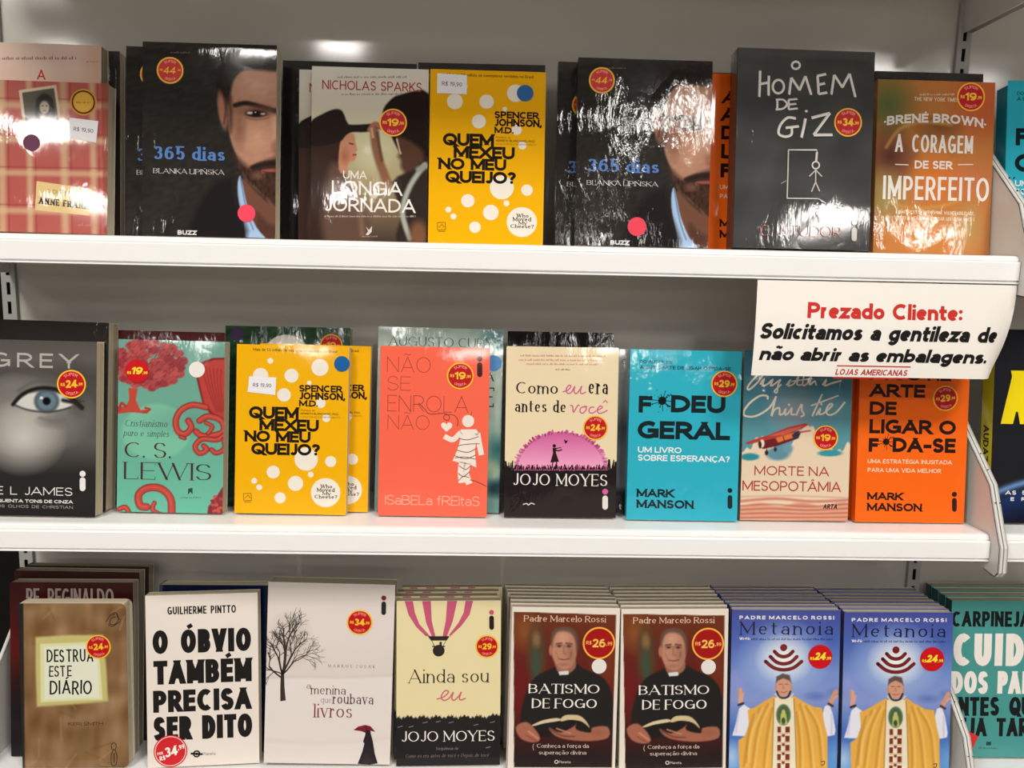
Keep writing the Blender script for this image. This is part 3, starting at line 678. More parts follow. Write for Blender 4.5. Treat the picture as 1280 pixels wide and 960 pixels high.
# ------------------------------------------------------------------ stickers (parts of the book they are stuck on)
STK = {}
def sticker_mesh(kind, num):
    if (kind, num) in STK: return STK[kind, num]
    mb = MB(); R = 1.0
    def disc(r, y, col, cx=0, cz=0, n=40): mb.add([(cx + r * cos(2 * pi * i / n), y, cz + r * sin(2 * pi * i / n)) for i in range(n)], [tuple(range(n))], col)
    def put(ps, y, col, mp):
        for i, p in enumerate(ps):
            v = [(*mp(q),) for q in p]; v = [(a, y - .0004 * (i % 8), b) for a, b in v]
            mb.add(v, [(0, 1, 2, 3)] if len(p) == 4 else [tuple(g) for g in tessellate_polygon([[Vector((a, b, 0)) for a, b in p]])], col)
    def flat(t, cx, cz, W, H, col, wt=.2, slant=0, **kw): put(letters(t, W, H, wt, **kw), -.012, col, lambda q: (cx - W / 2 + q[0] + slant * (q[1] - H / 2), cz - H / 2 + q[1]))
    def curved(t, rad, a0, W, H, col, top):
        def mp(q):
            a = a0 + (-(q[0] - W / 2) / rad if top else (q[0] - W / 2) / rad); r = rad + (q[1] if top else -q[1])
            return (r * cos(a), r * sin(a))
        put(letters(t, W, H, .16), -.012, col, mp)
    YEL, RED, DRED = (247, 190, 52), (196, 24, 32), (150, 20, 26)
    # rim of the label paper
    n = 40; rim = [(cos(2 * pi * i / n), sin(2 * pi * i / n)) for i in range(n)]
    mb.add([(a, 0, b) for a, b in rim] + [(a, .03, b) for a, b in rim], [(i, (i + 1) % n, n + (i + 1) % n, n + i) for i in range(n)], YEL if kind in ('ring', 'big', 'plain44') else RED)
    if kind == 'ring':
        disc(1, 0, YEL); disc(.90, -.004, RED); disc(.86, -.008, (186, 20, 30))
        curved('SUPER', .60, pi / 2, .86, .20, (240, 150, 140), True); curved('OFERTA', .78, -pi / 2, 1.0, .20, (240, 150, 140), False)
        flat(num, .0, .02, .80, .54, YEL, .23, track=.06); flat('R$', -.60, 0, .30, .22, YEL, .2); flat(',99', .60, -.03, .34, .22, YEL, .2)
    elif kind == 'plain44':
        disc(1, 0, YEL); disc(.88, -.004, RED); disc(.84, -.008, (206, 44, 38))
        curved('SUPER', .60, pi / 2, .80, .18, (240, 170, 140), True); curved('OFERTA', .76, -pi / 2, .9, .18, (240, 170, 140), False)
        flat(num, -.02, 0, .90, .50, YEL, .15, slant=.15); flat('R$', -.66, .02, .22, .14, YEL, .18); flat(',90', .66, .04, .24, .14, YEL, .18)
    elif kind == 'red':
        disc(1, 0, RED); disc(.97, -.004, (200, 18, 30))
        flat(num, .02, .05, .92, .62, (250, 220, 60), .24, slant=.18, track=.04); flat('R$', -.66, -.14, .34, .24, (250, 220, 60), .2); flat(',99', .70, -.12, .42, .24, (250, 220, 60), .2)
    elif kind == 'big':
        disc(1, 0, (245, 176, 70)); disc(.90, -.004, (160, 16, 24))
        flat(num, 0, 0, .80, .52, (252, 190, 90), .2, track=.06); flat('R$', -.62, .02, .34, .22, (252, 180, 90), .18); flat(',99', .64, -.02, .36, .22, (252, 180, 90), .18)
    elif kind == 'white':
        disc(1, 0, (206, 40, 48)); disc(.93, -.003, (245, 226, 220)); disc(.89, -.006, (206, 40, 48))
        flat(num, .04, -.02, .78, .60, (250, 238, 230), .2, slant=.12, track=.05); flat('POR', -.62, .02, .34, .17, (250, 238, 230), .17); flat('R$', -.55, -.30, .34, .28, (250, 238, 230), .2); flat(',99', .66, .10, .40, .28, (250, 238, 230), .18)
    me = mb.mesh('price_sticker', M['sticker']); STK[kind, num] = me
    return me
def on_cover(B, X, Y, lift=.0006):
    p = B.art.P(X, Y); return Vector((p[0] - B.w / 2, -B.t / 2 - lift, p[1]))
def price(B, X, Y, r, num, kind='ring', rot=0.0):
    o = link('price_sticker', sticker_mesh(kind, num), B.root); R = B.art.R(r)
    o.location = on_cover(B, X, Y, .0006 + .0); o.scale = (R, R * .4 if False else .004, R); o.rotation_euler = (0, radians(-rot), 0)
    o['label'] = 'round price sticker'
    return o
DOT = {}
def dot(B, X, Y, r, col):
    if col not in DOT:
        mb = MB(); n = 32; c = [(cos(2 * pi * i / n), sin(2 * pi * i / n)) for i in range(n)]
        mb.add([(a, 0, b) for a, b in c] + [(a, .1, b) for a, b in c], [tuple(range(n))] + [(i, (i + 1) % n, n + (i + 1) % n, n + i) for i in range(n)], col); DOT[col] = mb.mesh('dot_sticker', M['sticker'])
    o = link('dot_sticker', DOT[col], B.root); R = B.art.R(r); o.location = on_cover(B, X, Y, .00062); o.scale = (R, .001, R); o['label'] = 'round coloured sticker'
    return o
def price_label(B, quad, text):
    """small white rectangular label with printed price"""
    mb = MB(); p = [B.art.P(*q) for q in quad]
    c = np.mean(p, 0); v = [(a - c[0], 0, b - c[1]) for a, b in p]; w = [(a, .0001, b) for a, _, b in v]
    mb.add(v + w, [(0, 1, 2, 3), (0, 1, 5, 4), (1, 2, 6, 5), (2, 3, 7, 6), (3, 0, 4, 7)], (232, 230, 232))
    ex = np.array([v[1][0] - v[0][0], v[1][2] - v[0][2]]); L = np.linalg.norm(ex); ex = ex / L; ez = np.array([-ex[1], ex[0]])
    for q in letters(text, L * .68, L * .14, .16):
        pts = [np.array([0, 0]) + ex * (a - L * .34) + ez * (b - L * .07) for a, b in q]
        mb.add([(a, -.00003, b) for a, b in pts], [(0, 1, 2, 3)] if len(q) == 4 else [tuple(g) for g in tessellate_polygon([[Vector((a, b, 0)) for a, b in q]])], (120, 112, 124))
    o = mb.build('price_label', M['sticker'], B.root, fix=False); o.location = (c[0] - B.w / 2, -B.t / 2 - .00058, c[1])
    o['label'] = 'small white price label'

# ------------------------------------------------------------------ poses: shelf, x, y, lean, yaw, roll, width, height, thickness
PO = {
'anne':(1,-0.5790,-0.105,6,-0.6,-0.5,0.1313,0.1747,0.018), 'pink':(1,-0.6202,-0.085,6,-0.3,-0.2,0.1548,0.2236,0.018),
'glossA':(1,-0.6063,-0.065,5.5,0,0,0.1550,0.2227,0.014), 'glossB':(1,-0.6066,-0.049,5.5,0,0,0.1550,0.2202,0.012),
'dias':(1,-0.4068,-0.108,6,-0.2,0,0.1545,0.2236,0.020), 'diasr':(1,-0.4353,-0.086,6,0,0,0.1545,0.2236,0.020),
'blk1':(1,-0.2568,-0.062,6,0,0.1,0.1635,0.2186,0.018), 'blk2':(1,-0.0905,-0.062,6,-0.2,0.4,0.1564,0.2208,0.018),
'sparksr':(1,-0.2313,-0.084,6,0,0.1,0.1370,0.2030,0.016), 'sparks':(1,-0.2127,-0.102,6,0.1,0,0.1370,0.2030,0.016),
'cheese1':(1,-0.0739,-0.102,6,0.1,0,0.1369,0.2043,0.012),
'dias2r':(1,0.0790,-0.086,6,0.2,0.1,0.1600,0.2205,0.020), 'dias2':(1,0.1003,-0.108,6,0.1,0,0.1600,0.2205,0.020),
'sutilr':(1,0.2656,-0.084,6,0,0,0.1400,0.2074,0.016), 'blk3':(1,0.2658,-0.066,6,0,0,0.1400,0.2187,0.014),
'giz':(1,0.2843,-0.128,6,0.9,0,0.1626,0.2311,0.028), 'blk4':(1,0.4671,-0.084,6,0,0,0.1349,0.2217,0.016),
'brene':(1,0.4631,-0.102,6,0.3,0.1,0.1440,0.2074,0.015), 'fodeuR':(1,0.6249,-0.100,6,0.4,0.6,0.1375,0.2045,0.022),
'grey':(2,-0.5971,-0.135,6,-0.4,-0.4,0.1337,0.2081,0.018), 'greyr':(2,-0.6130,-0.1135,6,-0.6,-0.8,0.1523,0.2287,0.024),
'red':(2,-0.4608,-0.088,6,-0.1,-0.3,0.1318,0.2178,0.020), 'cs':(2,-0.4474,-0.116,6,-0.5,-0.4,0.1275,0.2093,0.018),
'green':(2,-0.3284,-0.084,6,0,0,0.1551,0.2264,0.020), 'cheese2r':(2,-0.2820,-0.1015,6,0.2,-0.5,0.1355,0.2063,0.012),
'cheese2':(2,-0.3063,-0.115,6,0.2,-0.5,0.1355,0.2063,0.012), 'cury':(2,-0.1386,-0.098,6,-0.9,-0.5,0.1553,0.2287,0.020),
'coral':(2,-0.1319,-0.116,6,-0.2,-0.2,0.1335,0.2080,0.014), 'blk5':(2,0.0250,-0.078,6,0,0.1,0.1357,0.2264,0.016),
'grayr':(2,0.0352,-0.097,6,-0.9,-0.2,0.1413,0.2080,0.016), 'como':(2,0.0231,-0.116,6,0,0.2,0.1381,0.2106,0.016),
'fodeu':(2,0.1737,-0.120,6,-0.6,-0.1,0.1375,0.2101,0.015), 'christie':(2,0.3166,-0.116,6,0,-0.1,0.1357,0.2113,0.015),
'oranger':(2,0.4563,-0.102,6,0.1,0,0.1386,0.2112,0.013), 'orange':(2,0.4607,-0.118,6,0.3,-0.2,0.1386,0.2134,0.013),
'dred':(2,0.4945,-0.084,6,0,0,0.1060,0.2099,0.015), 'audaz':(2,0.6309,-0.118,6,0.2,0.1,0.1606,0.2426,0.024),
'regin':(3,-0.6009,-0.104,6,-0.2,0.4,0.1549,0.2250,0.016), 'reginr':(3,-0.6082,-0.086,6,-0.3,-0.3,0.1601,0.2326,0.016),
'reginr2':(3,-0.6028,-0.068,6,0,0,0.1600,0.2332,0.016), 'destrua':(3,-0.5730,-0.128,4,0.5,0.3,0.1310,0.2105,0.018),
'obvio':(3,-0.4185,-0.128,6,4.0,0.6,0.1367,0.2189,0.016), 'blue':(3,-0.4180,-0.0935,6,0.1,0.2,0.1417,0.2188,0.020),
'menina':(3,-0.2756,-0.122,6,0.3,-1.0,0.1593,0.2319,0.026), 'ainda':(3,-0.1080,-0.122,6,0.6,0.6,0.1324,0.2128,0.014),
'batL':(3,0.0340,-0.130,6,1.2,-0.7,0.1376,0.2088,0.011), 'batR':(3,0.1765,-0.130,6,0.7,0.4,0.1376,0.2088,0.011),
'metL':(3,0.3168,-0.133,6,-0.1,0.4,0.1398,0.2104,0.010), 'metR':(3,0.4595,-0.137,6,-0.7,0.6,0.1410,0.2069,0.010),
'teal':(3,0.6212,-0.100,6,-0.9,0.7,0.1531,0.2110,0.016),
}
def A(key, frame, corners): return Art(frame, corners, PO[key][6], PO[key][7])
WHITE = (236, 230, 222); INK = (34, 30, 28)

# ---- diary with tartan cover
a = ANNE = A('anne', (0, 30, 3.428), [(-6, 101), (138, 104), (132, 291), (-9, 289)])
def fn(p):
    p.fill((176, 92, 84))
    for x, w in ((10, 18), (128, 16), (276, 20), (400, 16)): p.mix(np.clip(1.3 - abs(p.X - x) / w, 0, 1) * .75, (204, 176, 138)); p.mix(np.clip(1 - abs(p.X - x - w - 9) / 5, 0, 1) * .4, (120, 45, 45))
    for y, w in ((350, 18), (500, 17), (640, 15), (800, 16)): p.mix(np.clip(1.3 - abs(p.Y - y) / w, 0, 1) * .7, (206, 178, 140)); p.mix(np.clip(1 - abs(p.Y - y + w + 9) / 5, 0, 1) * .4, (120, 45, 45))
    p.mix((p.X > 440) * .5, (120, 70, 50))
    p.poly([(84, 288), (246, 262), (276, 498), (112, 522)], (206, 190, 162), 3)
    p.poly([(98, 298), (236, 276), (264, 490), (122, 508)], (86, 80, 72), 3)
    p.ell(196, 345, 36, 44, (38, 34, 32), .3); p.ell(194, 360, 21, 28, (176, 164, 144), .35); p.ell(186, 354, 4, 3, (60, 54, 50), .5); p.ell(203, 354, 4, 3, (60, 54, 50), .5); p.ell(194, 374, 8, 3, (110, 90, 80), .6)
    p.poly([(160, 410), (190, 392), (225, 408), (254, 440), (262, 488), (124, 506), (128, 450)], (160, 150, 134), 10); p.line([(135, 480), (190, 462), (245, 478)], 16, (180, 168, 150), 6); p.line([(168, 330), (160, 380), (172, 410)], 14, (38, 34, 32), 6); p.line([(222, 330), (232, 380), (226, 408)], 14, (38, 34, 32), 6)
a.paint(fn)
a.disc(362, 335, 58, (206, 150, 52), 24); a.disc(362, 335, 51, (84, 52, 40)); a.disc(362, 335, 44, (222, 172, 72)); a.scribble(330, 394, 340, 9, (150, 104, 40), 3)
a.poly([(156, 674), (392, 704), (380, 816), (148, 796)], (220, 192, 134))
a.text('O DIÁRIO DE', 198, 336, 713, 730, (140, 96, 66), .12, rot=-5); a.text('ANNE FRANK', 164, 376, 752, 780, (48, 36, 34), .24, 'serif', thin=.15, rot=-5)
a.scribble(330, 410, 860, 12, (190, 130, 110), 9)

# ---- pale pink book
a = PINK = A('pink', (0, 30, 3.428), [(-39, 51), (126.7, 57), (125, 294), (-39.5, 290)])
def fn(p):
    p.vgrad([(80, (226, 200, 186)), (260, (222, 192, 176)), (900, (200, 160, 150))]); p.mix(np.clip((p.X - 330) / 80, 0, 1) * .5, (196, 150, 128))
a.paint(fn); a.scribble(-60, 325, 152, 14, (120, 92, 84), 4); a.text('A', 160, 196, 196, 238, (188, 44, 46), .14); a.scribble(370, 415, 165, 9, (180, 120, 110), 5)

# ---- dark book with half a man's face and blue number title
def art_dias(key, frame, corners):
    a = A(key, frame, corners)
    def fn(p):
        p.fill((46, 43, 41)); p.noise(2, 90, 90, 3); p.smooth = True
        p.ell(560, 160, 130, 120, (34, 30, 29), .5, .8)
        skin = (186, 138, 114)
        p.poly([(490, 240), (520, 185), (590, 150), (720, 150), (720, 800), (650, 745), (592, 692), (544, 640), (520, 560), (497, 500), (484, 440), (478, 330)], skin, 10)
        p.poly([(438, 285), (430, 190), (468, 100), (590, 62), (720, 62), (720, 165), (640, 172), (556, 168), (512, 205), (494, 260), (486, 330), (470, 300)], (36, 29, 26), 16)
        p.ell(455, 350, 19, 84, (166, 114, 92), .5, 1, -8); p.line([(462, 290), (470, 350), (462, 410)], 9, (96, 62, 50), 10)
        p.poly([(478, 300), (498, 290), (506, 380), (498, 450), (484, 440)], (96, 66, 54), 16, .8)
        p.ell(620, 235, 110, 80, (206, 160, 134), 1); p.ell(610, 470, 75, 85, (208, 158, 130), 1); p.ell(690, 420, 24, 110, (206, 158, 132), 1); p.ell(530, 420, 38, 130, (150, 104, 84), 1)
        p.line([(512, 328), (560, 318), (620, 332), (690, 352)], 21, (40, 30, 27), 9); p.ell(620, 352, 90, 26, (110, 74, 60), .9, .7)
        p.ell(606, 366, 46, 15, (44, 33, 30), .5); p.ell(578, 362, 13, 6, (214, 204, 196), .5); p.ell(606, 364, 15, 13, (30, 22, 20), .4); p.ell(636, 366, 11, 5, (180, 166, 156), .6); p.ell(603, 359, 3, 3, (240, 240, 240), .6)
        p.line([(560, 384), (610, 392), (660, 384)], 6, (140, 96, 78), 8); p.ell(700, 520, 26, 34, (160, 108, 88), .8)
        p.poly([(506, 545), (540, 575), (580, 604), (620, 586), (720, 572), (720, 810), (650, 752), (590, 698), (536, 640)], (66, 46, 38), 26, .85)
        r = random.Random(12)
        for i in range(170):
            t = r.uniform(0, 1); x = 512 + 208 * t; y = 560 + r.uniform(0, 1) * (60 + 170 * t)
            if y > 545 + .1 * x: p.line([(x, y), (x + r.uniform(-3, 5), y + r.uniform(10, 22))], 3.5, r.choice([(44, 31, 27), (88, 64, 52), (36, 27, 24)]), 4, .55, False)
        p.ell(610, 640, 40, 26, (150, 104, 84), 1, .7); p.line([(634, 622), (680, 618), (718, 622)], 14, (158, 84, 78), 8); p.line([(634, 622), (680, 630), (718, 630)], 4, (70, 36, 34), 4)
        p.line([(588, 606), (640, 588), (718, 582)], 22, (46, 34, 30), 12); p.noise(3, 12, 10, 5)
        p.poly([(540, 655), (596, 705), (650, 755), (720, 805), (720, 930), (610, 930), (560, 800)], (112, 76, 60), 14)
        p.poly([(600, 800), (660, 850), (720, 870), (720, 930), (620, 930)], (84, 56, 46), 20, .8)
        p.poly([(532, 640), (548, 700), (566, 780), (604, 870), (650, 930), (566, 930), (548, 850), (527, 760), (521, 690)], (164, 190, 222), 5); p.line([(534, 650), (560, 790), (590, 880)], 5, (98, 120, 160), 5)
        p.poly([(380, 700), (500, 640), (524, 760), (560, 930), (300, 930)], (36, 33, 34), 20, .6)
    a.paint(fn)
    a.text('365 dias', 150, 466, 512, 574, (92, 132, 196), .21, 'serif', thin=.10); a.text('BLANKA LIPIŃSKA', 148, 462, 612, 634, (214, 208, 204), .12, 'serif', thin=.05)
    a.text('BUZZ', 256, 340, 882, 902, (214, 212, 210), .26); a.scribble(225, 310, 95, 8, (120, 114, 108), 7)
    return a
DIAS2 = art_dias('dias2', (150, 40, 3.557), [(178, 52), (347, 56), (343, 298), (178, 294)])
DIAS = art_dias('dias', (150, 40, 3.557), [(178, 52), (347, 56), (343, 298), (178, 294)])

# ---- couple and hat romance
def art_sparks():
    a = A('sparks', (350, 60, 3.695), [(390, 82), (536, 87), (533, 303), (388, 300)])
    def fn(p):
        p.vgrad([(80, (222, 216, 206)), (260, (214, 206, 190)), (400, (196, 190, 154)), (600, (172, 158, 120)), (760, (120, 100, 78)), (900, (70, 58, 50))])
        p.smooth = True; p.ell(430, 470, 110, 130, (206, 204, 168), 1); p.ell(480, 500, 26, 26, (186, 186, 140), .5, .6); p.ell(405, 470, 22, 22, (216, 214, 182), .5, .6)
        p.poly([(140, 420), (250, 410), (310, 430), (290, 520), (306, 600), (330, 690), (372, 900), (140, 900)], (58, 42, 36), 16)
        p.poly([(220, 560), (285, 540), (330, 640), (400, 760), (420, 900), (200, 900)], (96, 72, 60), 30, .8)
        p.poly([(296, 402), (340, 396), (349, 436), (358, 470), (350, 482), (353, 500), (342, 522), (318, 530), (304, 580), (272, 560), (276, 450)], (196, 136, 108), 6)
        p.ell(300, 500, 28, 50, (160, 96, 74), 1, .8); p.line([(322, 440), (338, 444)], 6, (70, 42, 34), 4); p.line([(338, 494), (352, 492)], 7, (150, 60, 56), 4)
        p.poly([(140, 345), (196, 304), (250, 282), (288, 290), (312, 344), (340, 354), (450, 350), (462, 372), (396, 388), (338, 388), (306, 402), (268, 436), (140, 450)], (40, 32, 30), 6)
        p.poly([(474, 300), (500, 250), (560, 214), (700, 222), (700, 560), (640, 540), (602, 480), (566, 500), (545, 470), (520, 420), (498, 360)], (40, 30, 27), 8)
        p.poly([(538, 410), (556, 470), (546, 500), (558, 520), (560, 556), (600, 590), (660, 560), (660, 480), (600, 430)], (86, 60, 48), 22); p.line([(540, 420), (552, 470), (558, 488)], 7, (214, 186, 160), 5)
        p.line([(436, 380), (442, 450), (462, 530), (496, 620)], 40, (138, 96, 74), 14); p.line([(414, 376), (440, 350), (466, 366)], 22, (160, 108, 84), 8); p.line([(424, 372), (430, 412)], 10, (206, 160, 130), 6); p.line([(450, 392), (470, 520)], 10, (92, 60, 46), 12)
        p.poly([(520, 620), (620, 560), (700, 520), (700, 900), (540, 900), (560, 760)], (52, 44, 40), 14); p.line([(668, 540), (600, 640), (566, 760), (600, 880)], 26, (168, 172, 160), 10, .8); p.line([(640, 560), (690, 540)], 30, (150, 152, 142), 10, .7)
        p.line([(330, 600), (366, 700), (380, 860)], 24, (140, 110, 92), 20, .6); p.ell(640, 860, 40, 60, (120, 84, 62), .8)
    a.paint(fn)
    a.text('NICHOLAS SPARKS', 195, 655, 153, 196, (164, 52, 54), .125); a.scribble(265, 585, 138, 11, (120, 110, 104), 2); a.scribble(285, 560, 217, 11, (120, 110, 104), 3)
    a.text('UMA', 292, 402, 567, 605, WHITE, .14); a.text('LONGA', 240, 566, 616, 680, WHITE, .14); a.text('JORNADA', 206, 626, 695, 758, WHITE, .14)
    a.scribble(205, 625, 782, 9, (186, 176, 166), 5); a.poly([(398, 826), (412, 842), (426, 822), (424, 850), (408, 866), (396, 864), (408, 848)], (214, 208, 200)); a.scribble(380, 450, 874, 6, (180, 172, 164), 6)
    return a
SPARKS = art_sparks()

# ---- yellow book with white discs
def art_cheese():
    a = A('cheese2', (270, 390, 3.557), [(297, 431), (437, 434), (432, 643), (292, 641)])
    a.base = (238, 176, 22); W = (236, 228, 214)
    for x, y, r in ((243, 219, 13), (463, 247, 38), (337, 284, 31), (303, 369, 30), (200, 284, 34), (415, 315, 10), (466, 404, 22), (490, 470, 18), (400, 652, 52), (509, 662, 25), (253, 710, 29), (352, 760, 34), (168, 749, 13), (190, 778, 13), (283, 824, 25), (420, 720, 13), (486, 800, 66)): a.disc(x, y, r, W)
    K = (38, 32, 26)
    for t, x0, x1, y0, y1 in (('SPENCER', 370, 562, 326, 356), ('JOHNSON,', 370, 575, 358, 390), ('M.D.', 370, 453, 392, 420)): a.text(t, x0, x1, y0, y1, K, .24, track=.03)
    for t, x0, x1, y0, y1 in (('QUEM', 147, 368, 421, 475), ('MEXEU', 193, 457, 476, 529), ('NO MEU', 127, 420, 528, 578), ('QUEIJO?', 156, 462, 583, 635)): a.text(t, x0, x1, y0, y1, K, .245, track=.01)
    for t, x0, x1, y0, y1 in (('Who', 463, 515, 764, 781), ('Moved', 447, 526, 779, 797), ('My', 472, 508, 796, 812), ('Cheese?', 437, 538, 810, 827)): a.text(t, x0, x1, y0, y1, K, .20, 'serif', thin=.11)
    a.text('Mais de 1,5 milhão de exemplares vendidos no Brasil', 168, 540, 167, 179, (96, 66, 20), .15)
    a.text('Prefácio de', 377, 440, 432, 441, (120, 84, 24), .13); a.text('KENNETH BLANCHARD, PH.D.', 377, 546, 447, 456, (90, 64, 22), .17); a.text('COAUTOR DE O GERENTE MINUTO', 377, 552, 463, 470, (150, 106, 30), .13)
    for q in (((120, 806), (154, 804)), ((154, 804), (155, 836)), ((155, 836), (121, 838)), ((121, 838), (120, 806)), ((128, 826), (140, 812)), ((140, 812), (150, 826)), ((124, 844), (154, 843))): a.line(q, 3, (150, 104, 24))
    return a
CHEESE = art_cheese()

# ---- chalk hangman
a = GIZ = A('giz', (900, 40, 3.43), [(921, 58), (1092, 66), (1088, 316), (918, 312)])
def fn(p): p.fill((70, 70, 70)); p.noise(4, 60, 50, 8); p.line([(190, 600), (240, 500)], 30, (84, 84, 84), 60, .6)
a.paint(fn)
CH = (214, 210, 204)
def chalk(pts, w=11, smooth=True): a.line(pts, w, CH, smooth); a.line([(x + 1.5, y + 2) for x, y in pts], w * .45, (238, 235, 230), smooth)
ell = lambda cx, cy, rx, ry: [(cx + rx * cos(t), cy - ry * sin(t)) for t in np.linspace(.6, .6 + 2 * pi, 14)]
chalk(ell(321, 142, 17, 16), 9); chalk([(168, 164), (167, 222), (166, 277)]); chalk([(206, 186), (205, 230), (206, 272)]); chalk([(168, 222), (205, 216)]); chalk(ell(247, 234, 24, 29), 10)
chalk([(294, 268), (302, 196)]); chalk([(302, 196), (338, 250)]); chalk([(338, 250), (362, 190)]); chalk([(362, 190), (388, 270)])
chalk([(414, 190), (420, 268)]); chalk([(412, 190), (450, 182)]); chalk([(417, 228), (446, 222)]); chalk([(420, 268), (456, 262)])
chalk([(474, 270), (485, 186)]); chalk([(485, 186), (520, 240)]); chalk([(520, 240), (550, 182)]); chalk([(550, 182), (576, 282)])
chalk([(243, 290), (243, 334)], 9); chalk([(236, 291), (268, 292), (284, 311), (268, 330), (236, 334)], 8); chalk([(291, 292), (292, 334)], 9); chalk([(290, 292), (328, 289)], 8); chalk([(292, 313), (324, 310)], 8); chalk([(292, 334), (330, 330)], 8)
chalk([(322, 374), (288, 370), (258, 400), (250, 438), (276, 452), (304, 444), (306, 414)]); chalk([(280, 414), (336, 408)]); chalk([(364, 374), (358, 410), (348, 456)], 12); chalk([(366, 338), (368, 346)], 12)
chalk([(390, 372), (468, 352)], 12); chalk([(468, 352), (400, 446)], 12); chalk([(400, 446), (480, 446)], 12)
for q in (((416, 520), (414, 511), (293, 510)), ((293, 510), (292, 610), (290, 720)), ((290, 720), (424, 722)), ((424, 722), (456, 742)), ((411, 593), (411, 652)), ((411, 598), (384, 625)), ((411, 598), (438, 626)), ((411, 650), (394, 692)), ((411, 650), (429, 690))): a.line(q, 5, (200, 196, 190), False)
a.line([(415, 520), (412, 562)], 9, CH, False); a.ring(411, 577, 15, 6, CH); a.line([(263, 656), (285, 644)], 4, (150, 148, 144), False)
a.text('C. J. TUDOR', 175, 525, 838, 886, (164, 74, 62), .09, jit=.03); a.logo_i(568, 590, 825, 848, 906, (190, 188, 184), (196, 194, 190))

# ---- blurred autumn colours
a = BRENE = A('brene', (1080, 70, 3.555), [(1098, 98), (1244, 103), (1240, 319), (1091, 317)])
def fn(p):
    p.fill((190, 122, 66)); p.ell(110, 210, 150, 170, (88, 106, 62), 1); p.ell(520, 200, 170, 200, (196, 92, 58), 1); p.ell(120, 440, 140, 150, (84, 52, 50), 1, .95)
    p.ell(90, 620, 120, 150, (150, 138, 84), 1); p.ell(330, 540, 150, 140, (220, 122, 56), 1); p.ell(330, 320, 130, 70, (112, 72, 44), 1, .9); p.ell(480, 540, 120, 120, (206, 120, 84), 1, .8); p.ell(300, 800, 260, 120, (206, 132, 62), 1); p.ell(470, 760, 90, 130, (176, 150, 96), 1, .8)
    p.line([(100, 400), (160, 320), (260, 290), (390, 300)], 10, (214, 170, 92), 16, .8); p.line([(110, 640), (200, 672), (330, 668), (420, 640)], 10, (206, 160, 80), 20, .7); p.line([(250, 300), (360, 350), (400, 420)], 30, (170, 110, 60), 40, .5)
a.paint(fn)
a.scribble(250, 400, 172, 9, (222, 206, 176), 3); a.text('THE NEW YORK TIMES', 225, 420, 181, 198, (224, 208, 180), .16)
a.text('·BRENÉ BROWN·', 90, 545, 252, 292, WHITE, .23, bend=.17, track=.10); a.text('A CORAGEM', 140, 488, 346, 425, WHITE, .13, track=.09); a.text('DE SER', 228, 397, 461, 497, WHITE, .20)
a.line([(140, 477), (200, 479)], 4, WHITE, False); a.line([(422, 478), (490, 477)], 4, WHITE, False); a.text('IMPERFEITO', 85, 562, 532, 638, WHITE, .125, track=.09)
a.text('COMO ACEITAR A PRÓPRIA VULNERABILIDADE,', 145, 500, 686, 702, (232, 212, 180), .14); a.text('VENCER A VERGONHA E OUSAR SER QUEM VOCÊ É', 138, 500, 713, 729, (232, 212, 180), .14)
a.poly([(302, 796), (312, 816), (322, 830), (306, 826), (304, 842), (298, 826), (284, 830), (294, 816)], (236, 222, 196))

# ---- turquoise book, bold black letters
def art_fodeu():
    a = A('fodeu', (770, 420, 3.841), [(787, 436), (928, 440), (921, 655), (784, 650)])
    a.base = (50, 174, 196); K = (30, 40, 44); W = (232, 238, 236)
    a.text('DO AUTOR DE', 110, 268, 118, 133, K, .17); a.text('A SUTIL ARTE DE LIGAR O F*DA-SE', 110, 552, 148, 165, K, .2)
    a.text('F', 107, 172, 291, 373, K, .26); a.text('DEU', 262, 525, 292, 377, K, .26, track=.06); a.text('GERAL', 103, 548, 418, 505, K, .25, track=.05)
    splat(a, 220, 316, 25, K)
    a.text('UM LIVRO', 106, 314, 540, 568, W, .19); a.text('SOBRE ESPERANÇA?', 106, 546, 582, 611, W, .19); a.text('MARK', 102, 278, 741, 780, K, .24, track=.06); a.text('MANSON', 102, 373, 794, 834, K, .24, track=.06)
    a.logo_i(535, 558, 754, 776, 842, K, K)
    return a
def splat(a, x, y, r, col):
    rr = random.Random(5); a.disc(x, y, r * .82, col, 16)
    for i in range(13):
        t = i * 2 * pi / 13 + rr.uniform(-.2, .2); d = r * rr.uniform(1.0, 2.1); a.line([(x, y), (x + d * cos(t), y + d * sin(t))], r * .14, col, False); a.disc(x + d * cos(t), y + d * sin(t), r * rr.uniform(.08, .2), col, 8)
    for i in range(6): t = rr.uniform(0, 6.28); d = r * rr.uniform(1.8, 3.2); a.disc(x + d * cos(t), y + d * sin(t), r * .09, col, 8)
FODEU = art_fodeu()

